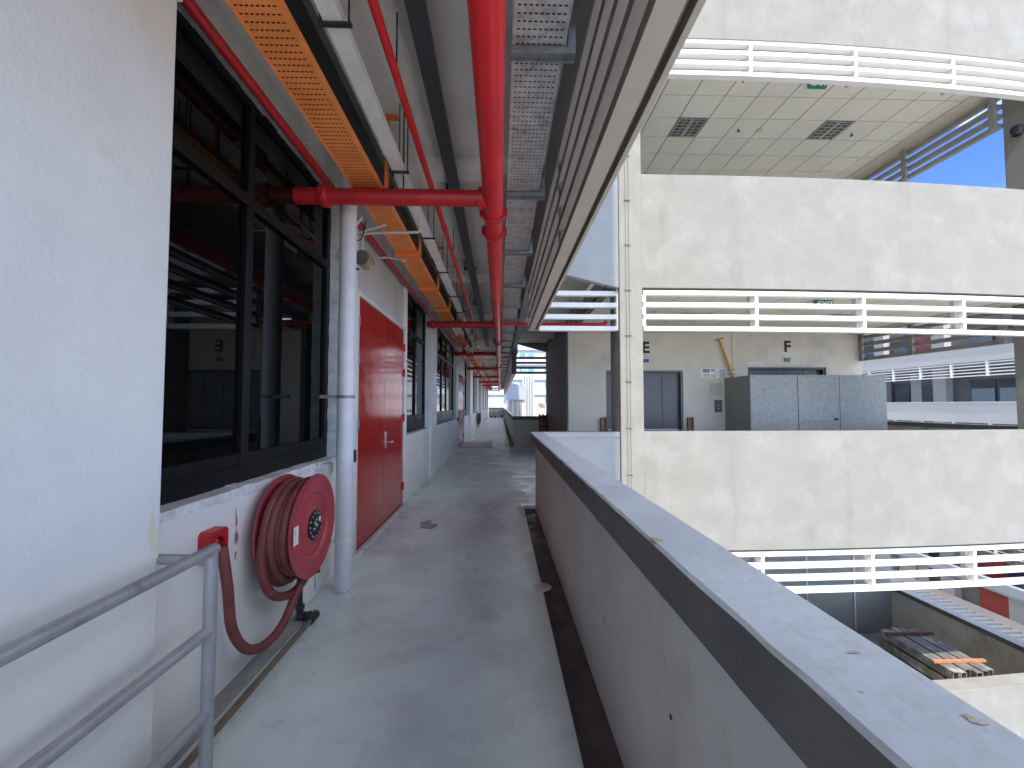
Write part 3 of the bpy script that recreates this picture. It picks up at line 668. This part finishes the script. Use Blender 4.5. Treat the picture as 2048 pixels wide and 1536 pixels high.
# ---------------------------------------------------------------- hose reel
def hose_reel(label):
    cx, cy, cz = -1.225, 2.78, .765
    t = thing('hose_reel', label, 'hose reel', (-1.4, cy, cz-.5), 'hose reels')
    MB().lathe([(.0, .001), (.0, .085), (-.012, .10), (-.012, .20), (.0, .215), (.0, .225), (-.006, .24), (-.006, .318), (.004, .328), (.010, .328), (.010, .322), (.004, .314), (.004, .24), (.010, .228), (.010, .212), (-.002, .198), (-.002, .10), (.008, .088), (.008, .001)], (cx, cy, cz), 'x', 56).build('front_disc', 'reel_red', t, smooth=True)
    MB().lathe([(.0, .001), (.0, .32), (.008, .328), (.014, .328), (.014, .32), (.006, .312), (.006, .001)], (cx-.205, cy, cz), 'x', 56).build('back_disc', 'reel_red', t, smooth=True)
    MB().lathe([(-.20, .001), (-.20, .17), (-.004, .17), (-.004, .001)], (cx, cy, cz), 'x', 32).build('drum', 'reel_red', t, smooth=True)
    hub = MB().lathe([(.008, .001), (.008, .095), (.013, .095), (.016, .090), (.016, .001)], (cx, cy, cz), 'x', 32).build('hub_label', 'print_black', t, smooth=True)
    d = MB()
    for q in range(14):
        a = 2*math.pi*q/14; rr = .078; y, z = cy+rr*math.cos(a), cz+rr*math.sin(a); d.box(cx+.0165, cx+.0175, y-.006, y+.006, z-.004, z+.004)
    for (yy, zz, hw, hh) in ((-.012, .015, .010, .008), (.02, -.006, .008, .012), (-.02, -.022, .012, .006), (.012, .03, .009, .006), (0, 0, .006, .006)): d.box(cx+.0165, cx+.0176, cy+yy-hw, cy+yy+hw, cz+zz-hh, cz+zz+hh)
    d.build('hub_print', 'galv', hub)['kind'] = 'stuff'
    box(cx+.016, cx+.020, cy+.045, cy+.066, cz+.012, cz+.04).build('hub_clip', 'print_white', hub)
    st = MB().quad((cx+.012, cy-.285, cz-.05), (cx+.012, cy-.225, cz-.05), (cx+.012, cy-.225, cz+.06), (cx+.012, cy-.285, cz+.06)).build('sticker', 'print_white', t)
    d = MB()
    for (a, b, c, e) in ((-.272, -.266, .0, .045), (-.260, -.254, .0, .045), (-.268, -.244, -.02, -.012), (-.262, -.248, -.034, -.028)): d.box(cx+.0122, cx+.0128, cy+a, cy+b, cz+c, cz+e)
    d.build('sticker_print', 'far_grey', st)
    # arm to the wall and the coiled hose
    MB().cyl((WX, cy, cz), (cx-.2, cy, cz), .03, 14).build('axle', 'dark_iron', t)
    pts = []
    turns, N = 4.15, 26
    for q in range(int(turns*N)+1):
        a = 2*math.pi*q/N; u = q/(turns*N)
        loose = .075*max(0, u-.22); rad = .278+.010*math.sin(a*.37+1)
        x = cx-.028-.150*u
        sag = loose*1.5*max(0, -math.sin(a))**1.2
        pts.append((x, cy+(rad+loose*.35)*math.cos(a), cz+(rad)*math.sin(a)-sag))
    last = pts[-1]
    MB().tube(pts, .0265, 12).build('hose_coil', 'hose_rubber', t, smooth=True)
    lo = [(-1.30, cy+.06, cz-.33), (-1.31, cy-.03, cz-.42), (-1.33, cy-.16, cz-.56), (-1.36, cy-.30, cz-.60), (-1.38, cy-.44, cz-.54), (-1.395, cy-.54, cz-.38), (-1.40, cy-.575, cz-.16), (-1.425, cy-.59, cz+.06)]
    MB().tube(smoothpath(lo, 7), .0255, 12).build('hose_tail', 'hose_rubber', t, smooth=True)
    # second, slack loop hanging under the reel
    sl_ = [(cx-.165, cy-.29, cz+.02), (cx-.16, cy-.30, cz-.18), (cx-.14, cy-.22, cz-.35), (cx-.11, cy-.05, cz-.42), (cx-.085, cy+.10, cz-.37), (cx-.075, cy+.20, cz-.22)]
    MB().tube(smoothpath(sl_, 6), .0265, 12).build('hose_loop', 'hose_rubber', t, smooth=True)
    MB().cyl((cx-.05, cy+.13, cz-.36), (cx-.02, cy+.16, cz-.36), .012, 10).build('clip', 'dark_iron', t)
    return t
hr = hose_reel('large red fire hose reel with coiled hose on the wall under the near window')
h2 = copy_tree(hr, None, (.02, 23.1, 0)); h2['label'] = 'far small-looking red hose reel on the corridor wall'
t = thing('nozzle_box', 'small red nozzle box with a round hole behind the guard rail post', 'box', (WX, 2.18, .76))
b = MB(); hx = -1.437
# body with a real round hole in its front
N = 24; c = (2.19, .835); rr = .042; y0_, y1_, z0_, z1_ = 2.12, 2.255, .755, .912
def sq(a):
    cx_, sy_ = math.cos(a), math.sin(a); k = 1/max(abs(cx_), abs(sy_)); return (c[0]+cx_*k*(y1_-y0_)/2, (z0_+z1_)/2+sy_*k*(z1_-z0_)/2)
A = [2*math.pi*(q+.5)/N for q in range(N)]
b.loft([[(WX, *sq(a)) for a in A], [(hx, *sq(a)) for a in A], [(hx, c[0]+rr*math.cos(a), c[1]+rr*math.sin(a)) for a in A], [(WX+.006, c[0]+rr*math.cos(a), c[1]+rr*math.sin(a)) for a in A]], caps=False)
b.build('case', 'red_dark', t); box(WX+.001, WX+.007, 2.145, 2.235, .79, .88).build('inside', 'cable_black', t)
MB().cyl((WX+.01, 2.185, .80), (WX+.045, 2.185, .86), .014, 10).build('nozzle', 'brass_tone', t, smooth=True)
# floor pipe with elbow valve
t = thing('supply_pipe', 'brown water pipe along the wall foot ending in dark elbow fittings', 'pipe', (-1.33, 2, 0))
MB().tube([(-1.315, -.6, .032), (-1.325, 2.0, .032), (-1.335, 3.03, .032)], .018, 12).build('pipe', 'brown_pipe', t, smooth=True)
e = MB(); e.cyl((-1.335, 3.00, .034), (-1.335, 3.10, .034), .030, 10); e.cyl((-1.335, 3.07, .034), (-1.43, 3.07, .036), .024, 10); e.cyl((-1.36, 3.07, .034), (-1.385, 3.07, .035), .034, 6); e.cyl((-1.40, 3.07, .036), (-1.45, 3.07, .036), .031, 10); e.cyl((-1.435, 3.07, .02), (-1.435, 3.07, .11), .025, 10); e.cyl((-1.435, 3.07, .09), (-1.435, 3.07, .115), .033, 6)
e.build('elbow', 'dark_iron', t, smooth=True)
MB().tube(smoothpath([(-1.435, 3.07, .11), (-1.43, 3.05, .2), (-1.40, 2.98, .34), (-1.385, 2.9, .5)], 5), .020, 10).build('riser', 'dark_iron', t, smooth=True)

# ---------------------------------------------------------------- guard rail
t = thing('guard_rail', 'grey tubular steel guard rail in the bottom left foreground', 'railing', (-1.2, 1, 0))
GRX, GY = -1.20, 1.78
for z in (.945, .62, .29): MB().cyl((GRX, -.8, z), (GRX, GY if z < .9 else GY+.022, z), .0235, 20).build('rail', 'rail_metal', t, smooth=True)
MB().cyl((GRX, GY, 0), (GRX, GY, .945), .0245, 20).build('post', 'rail_metal', t, smooth=True)
MB().cyl((GRX, -.8, 0), (GRX, -.8, .945), .0245, 20).build('post', 'rail_metal', t, smooth=True)
MB().cyl((GRX, GY+.0, .905), (WX+.006, GY+.02, .905), .021, 18).build('wall_arm', 'rail_metal', t, smooth=True)
b = box(WX+.001, WX+.007, GY-.01, GY+.058, .83, .985); b.build('wall_plate', 'rail_metal', t, bevel=.002)

# ---------------------------------------------------------------- lobby fittings
def letter(ch, x, z):
    o = text_mesh(ch, .40, 'print_black', 'wall_letter', None, (x, LY-.022 if x > 6 else LY-.004, z), bold=.012)
    tag(o, 'black letter %s painted on the lift lobby wall' % ch, 'letter'); return o
letter('E', 3.76, 3.02); letter('F', 7.475, 3.06)
def indicator(x, z, lab, mm):
    y = LY-.018 if x > 6 else LY; t = thing('lift_indicator', lab, 'display', (x, y, z)); box(x-.14, x+.14, y-.02, y-.0005, z-.075, z+.075).build('plate', 'galv', t, bevel=.003); box(x-.09, x+.07, y-.024, y-.0201, z-.045, z+.045).build('screen', mm, t)
    if mm != 'display_blue':
        box(x-.012, x+.012, y-.027, y-.0241, z-.012, z+.012).build('dot', 'print_white', t)
indicator(3.76, 2.69, 'lift floor display with violet screen under the letter E', 'display_blue'); indicator(7.46, 2.72, 'small grey lift floor display under the letter F', 'grey_plastic')
t = thing('notice_sign', 'white notice with red print beside the yellow pole', 'sign', (5.45, LY, 2.29))
box(5.20, 5.98, LY-.008, LY-.0005, 2.26, 2.50).build('board', 'print_white', t)
d = MB(); d.box(5.24, 5.42, LY-.010, LY-.0082, 2.39, 2.485); d.build('print', 'dark_paint', t)
d = MB()
for (a, b, c_, e_) in ((5.45, 5.56, 2.44, 2.475), (5.45, 5.62, 2.40, 2.415), (5.45, 5.58, 2.285, 2.305), (5.45, 5.62, 2.33, 2.34)): d.box(a, b, LY-.010, LY-.0082, c_, e_)
for x in (5.29, 5.375):
    for q in range(20):
        a0 = 2*math.pi*q/20; a1 = 2*math.pi*(q+1)/20
        d.loft([[(x+.034*math.cos(a), LY-.010, 2.32+.034*math.sin(a)) for a in (a0, a1)]+[(x+.025*math.cos(a), LY-.010, 2.32+.025*math.sin(a)) for a in (a1, a0)], [(x+.034*math.cos(a), LY-.0083, 2.32+.034*math.sin(a)) for a in (a0, a1)]+[(x+.025*math.cos(a), LY-.0083, 2.32+.025*math.sin(a)) for a in (a1, a0)]])
    d.prism([(x-.026, 2.334), (x-.020, 2.342), (x+.026, 2.306), (x+.020, 2.298)], 'y', LY-.0101, LY-.0084)
d.build('red_print', 'print_red', t)
d = MB()
for q in range(5): d.box(5.67, 5.84-.02*(q % 2), LY-.010, LY-.0082, 2.44-.045*q, 2.455-.045*q+.012)
d.build('black_print', 'dark_paint', t)
tag(box(5.42, 5.74, LY-.006, LY-.0005, 1.80, 2.12).build('wall_panel', 'panel_beige', bevel=.003), 'square beige cover panel above the lift call buttons', 'panel')
t = thing('call_panel', 'grey lift call button panel on the lobby wall', 'panel', (5.63, LY, 1.36)); box(5.53, 5.73, LY-.015, LY-.0005, 1.36, 1.68).build('plate', 'grey_plastic', t, bevel=.003)
for z in (1.46, 1.55): MB().lathe([(0, .001), (0, .014), (.006, .014)], (5.63, LY-.0212, z), 'y', 12).build('button', 'print_white', t)
t = thing('yellow_pole', 'yellow pole bracket leaning on the lobby wall above the hoarding', 'pole', (5.9, LY-.1, 2.26))
MB().cyl((5.66, LY-.05, 3.26), (5.97, LY-.12, 2.26), .024, 12, .042).build('pole', 'yellow_paint', t, smooth=True)
MB().cyl((5.54, LY-.05, 3.22), (5.78, LY-.05, 3.28), .010, 8).build('crossbar', 'dark_iron', t)
for z in (2.34, 2.45): MB().cyl((5.84, LY-.09, z), (6.03, LY-.13, z), .008, 8).build('bolt', 'dark_iron', t)
tag(box(6.43, 6.83, LY-.024, LY-.0185, 2.60, 2.67).build('name_plate', 'print_white'), 'tiny white name strip above the hoarded lift door', 'sign')
tag(box(6.95, 8.0, LY-.0205, LY-.0182, 2.60, 3.0).build('paint_patch', 'patch_paint'), 'paler repainted patch on the wall under the letter F', 'patch')
for i, x in enumerate((2.62, 4.86)):
    t = thing('door_guard', ['wooden guard post left of the E lift door', 'wooden guard post right of the E lift door'][i], 'post', (x, LY-.05, 0)); box(x-.06, x+.02, LY-.10, LY-.001, 0, 1.23).build('timber', 'wood_guard', t, bevel=.004); box(x+.021, x+.08, LY-.10, LY-.001, 0, 1.24).build('rubber', 'wood_dark', t, bevel=.004)
# sheet metal hoarding round the F lift
t = thing('hoarding', 'galvanised sheet metal hoarding boxed around the F lift', 'hoarding', (7.4, 9.9, 0))
HY = 9.40
box(5.80, 5.83, HY+.031, LY-.02, 0, 2.24).build('side_panel', 'hoarding', t)
for a, b, nm in ((5.832, 6.93, 'panel'), (7.955, 9.05, 'panel')): box(a+.004, b-.004, HY, HY+.025, .002, 2.25).build(nm, 'hoarding', t, bevel=.003)
dr = box(6.965, 7.915, HY-.006, HY+.02, 1.165, 2.205).build('access_door', 'hoarding', t, bevel=.003); box(7.78, 7.86, HY-.03, HY-.0065, 1.19, 1.25).build('lock', 'dark_iron', dr)
box(6.965, 7.915, HY, HY+.02, .002, 1.12).build('panel', 'hoarding', t)
f = MB(); f.box(6.93, 6.962, HY-.012, HY+.026, 0, 2.25); f.box(7.92, 7.952, HY-.012, HY+.026, 0, 2.25); f.box(6.962, 7.92, HY-.012, HY+.026, 2.21, 2.25); f.box(6.962, 7.92, HY-.012, HY+.026, 1.122, 1.160); f.box(5.80, 5.834, HY-.008, HY+.03, 0, 2.262); f.build('frame', 'hoarding', t)
for k, where in ((1, 'upper'), (0, 'middle')):
    t = thing('exit_sign', 'green EXIT sign hanging from the %s lobby ceiling' % where, 'sign', (5.77, 7.13, 3.25+ST*k))
    z = (3.300 if k else 3.338)+ST*k; box(5.60, 5.94, 7.11, 7.15, z-.082, z+.080).build('case', 'exit_green', t, bevel=.004)
    text_mesh('EXIT', .14, 'print_white', 'lettering', t, (5.795, 7.108, z), bold=.003, extr=.0012)
    MB().prism([(5.612, z), (5.668, z+.042), (5.668, z-.042)], 'y', 7.1065, 7.1095).build('arrow', 'print_white', t)
for i, (x, y) in enumerate(((5.15, 8.55), (7.72, 8.62))):
    t = thing('sprinkler', ['dark ceiling sprinkler between the two louvred lights of the upper lobby', 'dark ceiling sprinkler right of the louvred lights of the upper lobby'][i], 'sprinkler', (x, y, CZ+ST-.06))
    MB().cyl((x, y, CZ+ST), (x, y, CZ+ST-.05), .012, 8).build('stem', 'dark_iron', t); MB().lathe([(0, .001), (0, .032), (.006, .032), (.006, .001)], (x, y, CZ+ST-.058), 'z', 14).build('deflector', 'dark_iron', t)
tag(MB().lathe([(0, .001), (0, .05), (.02, .06), (.021, .001)], (5.62, 8.56, CZ+ST-.0225), 'z', 24).build('smoke_detector', 'panel_beige', smooth=True), 'round beige smoke detector on the upper lobby ceiling', 'detector')
for i, x in enumerate((3.3, 7.6)):
    tag(MB().lathe([(0, .045), (0, .075), (.006, .08), (.006, .045)], (x, 8.55-.02*i, CZ+ST-.0065), 'z', 28).build('ceiling_ring', 'tile', smooth=True), ['faint round speaker grille left of the first ceiling light', 'faint round speaker grille by the right sprinkler'][i], 'grille')
t = thing('wall_camera', 'dark dome camera on the right hand column of the upper storey', 'camera', (9.48, 7.12, 6.5))
MB().lathe([(-.10, .001), (-.08, .06), (-.02, .085), (.06, .085), (.09, .06), (.092, .001)], (9.44, 7.08, 6.56), 'z', 22).build('dome', 'print_black', t, smooth=True); box(9.43, 9.519, 7.04, 7.12, 6.55, 6.60).build('bracket', 'dark_iron', t)
# cable conduits clipped to the sunlit column
for i, x in enumerate((1.985, 2.035)):
    t = thing('conduit', ['left', 'right'][i]+' thin vertical conduit clipped to the sunlit column', 'conduit', (x, 6.36, -3), 'column conduits')
    MB().cyl((x, 6.362, -3), (x, 6.362, 9), .006, 8).build('pipe', 'render_concrete', t, smooth=True)
    for q in range(13): box(x-.024, x+.024, 6.352, 6.3695, -2.4+.72*q, -2.386+.72*q).build('clip', 'render_concrete', t)

# ---------------------------------------------------------------- metal sections stacked in the lower lobby
Z1 = -ST
for r_ in range(3):
    for q in range(6):
        x = 8.28+.145*q+.01*math.sin(q*3+r_); y0_ = 7.52+.05*math.sin(q*2.3+r_*1.7); z = Z1+.10+.205*r_+.10
        m = MB(); pf = [(x, z), (x+.12, z), (x+.12, z+.16), (x+.104, z+.16), (x+.104, z+.016), (x+.016, z+.016), (x+.016, z+.16), (x, z+.16)]
        pf = [(a, 2*z+.16-b_) for a, b_ in pf]
        o = m.prism(pf, 'y', y0_, 8.98+.05*math.cos(q*1.9+r_)).build('metal_section', 'metal_section', bevel=.003)
        tag(o, '%s long grey metal section in the %s layer of the stack, counted from its left' % (['first', 'second', 'third', 'fourth', 'fifth', 'sixth'][q], ['bottom', 'middle', 'top'][r_]), 'metal section', 'stacked metal sections')
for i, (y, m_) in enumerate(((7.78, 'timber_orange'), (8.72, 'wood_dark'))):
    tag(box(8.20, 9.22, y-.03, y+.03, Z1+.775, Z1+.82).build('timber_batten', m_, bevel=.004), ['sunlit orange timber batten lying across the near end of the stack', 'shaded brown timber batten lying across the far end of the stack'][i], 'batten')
for i, y in enumerate((7.85, 8.75)):
    tag(box(8.15, 9.25, y-.05, y+.05, Z1, Z1+.198).build('timber_bearer', 'timber_orange', bevel=.004), ['timber bearer on the floor under the near end of the metal stack', 'timber bearer on the floor under the far end of the metal stack'][i], 'bearer')
t = thing('hoarding', 'dull galvanised hoarding panels at the back of the lower lobby', 'hoarding', (8.6, 10.2, Z1))
for a, b in ((6.4, 7.6), (7.61, 8.8), (8.81, 9.76)): box(a, b, 10.20, 10.225, Z1, Z1+2.2).build('panel', 'hoarding', t, bevel=.003)
for x in (7.605, 8.805): box(x-.02, x+.02, 10.18, 10.199, Z1, Z1+2.2).build('frame', 'galv', t)

# ---------------------------------------------------------------- stains and scuffs
mat('damp', (.20, .20, .20), .25, var=.2, sc=20, bump=.1); mat('salt', (.66, .69, .68), .8, var=.25, sc=16, bump=.2); mat('smear', (.34, .15, .17), .7, var=.3, sc=40, bump=0); mat('cream_paint', (.72, .66, .50), .6, var=.05, bump=.1); mat('chip_ochre', (.40, .35, .27), .8, var=.25, sc=60, bump=.3); mat('scuff', (.38, .37, .36), .8, var=.2, sc=30, bump=0)
def blob(cx, cy, rx, ry, z, seed, plane='z', n=26):
    random.seed(seed); ph = [random.random()*6.28 for _ in range(4)]; P = []
    for q in range(n):
        a = 2*math.pi*q/n; r = 1+.28*math.sin(2*a+ph[0])+.20*math.sin(3*a+ph[1])+.14*math.sin(5*a+ph[2])+.10*random.uniform(-1, 1)
        u, v = cx+rx*r*math.cos(a), cy+ry*r*math.sin(a)
        P.append((u, v, z) if plane == 'z' else (z, u, v))
    m = MB(); m.v = P; m.f = [tuple(range(n))]; return m
for i, (x, y, rx, ry, m_, lab) in enumerate(((-.93, 5.42, .11, .17, 'damp', 'small dark damp stain on the floor before the near red door'), (.22, 7.1, .20, .45, 'salt', 'whitish salt patch on the floor beyond the near gutter'), (.08, 9.4, .16, .6, 'salt', 'long whitish salt patch on the bridge floor'), (.30, 6.15, .055, .35, 'salt', 'pale crumbling strip along the gutter edge'))):
    tag(blob(x, y, rx, ry, .002, 30+i).build('floor_stain', m_), lab, 'stain')
for i, (y, z, ry, rz, m_, lab) in enumerate(((2.42, .90, .008, .045, 'smear', 'upper red paint smear on the wall beside the nozzle box'), (2.425, .80, .013, .045, 'smear', 'middle red paint smear on the wall beside the nozzle box'), (2.42, .70, .009, .02, 'smear', 'lowest red paint smear on the wall beside the nozzle box'))):
    tag(blob(y, z, ry, rz, WX+.0015, 50+i, 'x').build('wall_smear', m_), lab, 'stain')
tag(blob(1.755, 1.02, .022, .07, -1.4185, 61, 'x').build('wall_smear', 'cream_paint'), 'cream paint touch-up on the near pillar corner below the window', 'stain')
for i, (y, z, ry, rz) in enumerate(((.95, .66, .006, .05), (1.35, .55, .008, .012), (2.2, .42, .006, .02))):
    tag(blob(y, z, ry, rz, .5485, 70+i, 'x').build('wall_smear', 'dark_iron'), ['long dark scuff on the near parapet face', 'small dark scuff on the near parapet face', 'far dark scuff low on the near parapet face'][i], 'stain')
for i, (x, y, rx, ry) in enumerate(((.60, .70, .009, .005), (.632, .548, .009, .009))):
    tag(blob(x, y, rx, ry, PT+.0015, 80+i).build('coping_chip', 'chip_ochre'), ['ochre chip in the coping paint nearer the balcony', 'ochre chip in the coping paint at the lower right corner'][i], 'stain')

# ---------------------------------------------------------------- corridor odds and ends
tag(box(WX+.02, -.30, 15.15, 17.6, .004, .03).build('ramp_slab', 'plaster_edge', bevel=.01), 'pale rectangular ramp slab on the floor before the far red door', 'slab')
t = thing('pallet', 'dark wooden pallet leaning against the far return parapet', 'pallet', (1.62, 15.3, 0))
def lean(u, v, d):   # u across, v up the slope, d off the face
    return (1.45+u, 15.40-v*.0-.36*(1-v/1.25)-d*.9, v*.98+.0)
def plank(u0, u1, v0, v1, d0, d1, nm):
    m = MB(); m.loft([[lean(u0, v0, d0), lean(u1, v0, d0), lean(u1, v0, d1), lean(u0, v0, d1)], [lean(u0, v1, d0), lean(u1, v1, d0), lean(u1, v1, d1), lean(u0, v1, d1)]]); m.build(nm, 'wood_dark', t)
for q in range(3): plank(.0+.13*q, .05+.13*q, .01, 1.25, .0, .07, 'stringer')
for q in range(7): plank(-.02, .36, .02+.18*q, .12+.18*q, .071, .088, 'slat')
t = thing('wall_camera', 'small white camera on the wall between the far windows and red door', 'camera', (WX, 14.5, 3.0)); box(WX, WX+.06, 14.47, 14.53, 3.02, 3.06).build('bracket', 'white_conduit', t); MB().cyl((WX+.05, 14.3, 3.0), (WX+.05, 14.6, 3.03), .045, 12).build('body', 'white_conduit', t, smooth=True)
tag(box(WX+.03, WX+.05, 9.2, 9.4, 2.0, 2.22).build('notice_plate', 'print_white', bevel=.004), 'small white plate on the pilaster between the two windows', 'plate')
tag(box(WX, WX+.05, 14.5, 14.6, 1.0, 1.1).build('switch_box', 'cable_black', bevel=.004), 'tiny dark box on the wall before the far red door', 'switch box')
random.seed(21)
for i, (x, h, s) in enumerate(((-1.05, .5, .9), (-.62, 1.0, 1.0), (.22, 1.05, 1.3))):
    t = thing('potted_plant', ['small potted plant in the left corner of the corridor end', 'tall potted plant left of the middle of the corridor end', 'bushy potted plant in the right corner of the corridor end'][i], 'plant', (x, YE-.55, 0))
    MB().lathe([(0, .001), (0, .11), (.24, .15), (.26, .16), (.26, .14), (.22, .13), (.22, .001)], (x, YE-.55, 0), 'z', 16).build('pot', 'terracotta', t, smooth=True)
    MB().tube([(x, YE-.55, .2), (x+.02, YE-.55, .2+h*.6)], .012, 6).build('stem', 'wood_dark', t)
    lm = MB()
    for q in range(int(130*s)):
        a, u = random.random()*6.28, random.random(); rr = (.10+.22*s*math.sin(u*2.6+.3))*random.random()**.5
        p0 = Vector((x+rr*math.cos(a), YE-.55+rr*math.sin(a), .25+h*u)); d = Vector((math.cos(a), math.sin(a), random.uniform(-.5, .6))).normalized()*.09; sd_ = d.orthogonal().normalized()*.025
        lm.quad(p0, p0+d*.5+sd_, p0+d, p0+d*.5-sd_)
    lm.build('foliage', 'leaf', t)

# ---------------------------------------------------------------- far buildings beyond the corridor end
t = thing('far_building', 'tall white building with ledges and teal windows far beyond the opening', 'building', (12, 128, -16.5))
box(-14, 44, 122, 136, -16.5, 46).build('wall', 'far_white', t)
for q in range(13): box(-14.2, 44.2, 121.4, 121.99, -13+4.4*q, -12.3+4.4*q).build('ledge', 'far_grey', t)
for q in range(7):
    for x in (-10, -5, 1.0, 5.8, 8.3, 13.2, 17, 21):
        z = -12+4.4*(q+2); wn = box(x, x+1.7, 121.85, 121.99, z+.9, z+3.0).build('window', 'far_grey', t); box(x+.1, x+1.6, 121.8, 121.849, z+1.0, z+2.9).build('pane', 'far_teal', wn)
t = thing('far_tower', 'pale fluted fin tower standing in front of the far white building', 'building', (5, 72, -16.5))
box(4.0, 5.9, 71, 74, -16.5, 6.4).build('core', 'far_grey', t)
for q in range(5): box(3.85+.42*q, 4.08+.42*q, 70.3, 70.99, -16.5, 7.8-.35*q).build('fin', 'far_white', t)
t = thing('far_building', 'low building with slanting blue-grey metal roof and dark bays', 'building', (2.5, 64, -16.5))
box(1.0, 3.7, 62, 70, -16.5, 2.4).build('wall', 'far_cream', t)
MB().prism([(.9, 2.35), (.9, 4.2), (1.5, 4.9), (3.8, 4.3), (3.8, 2.35)], 'y', 61.6, 70).build('roof', 'far_roof', t)
for q in range(3): box(1.35+.75*q, 1.8+.75*q, 61.85, 61.99, -1.0, 2.2).build('bay', 'far_bay', t)
t = thing('far_building', 'cream block with blue windows and a red-roofed shed behind it', 'building', (10, 96, -16.5))
box(6.2, 16, 95, 105, -16.5, 1.4).build('wall', 'far_cream', t)
MB().prism([(9.0, 1.402), (9.0, 1.6), (9.3, 2.0), (10.4, 1.402)], 'y', 94.5, 98).build('shed_roof', 'rust_roof', t)
for q in range(6): box(6.8+1.4*q, 7.6+1.4*q, 94.85, 94.99, -2.6, -1.2).build('window', 'far_glass', t)
t = thing('far_building', 'white gabled hall behind the end of the corridor', 'building', (-3, 84, -16.5))
box(-9, .4, 82, 92, -16.5, 2.2).build('wall', 'far_white', t); MB().prism([(-9, 2.201), (-1.9, 2.201), (-4.2, 4.6)], 'y', 82, 92).build('gable', 'far_cream', t)
for q in range(5): box(-3.6+.6*q, -3.3+.6*q, 81.85, 81.99, -.5, 1.6).build('window', 'far_grey', t)
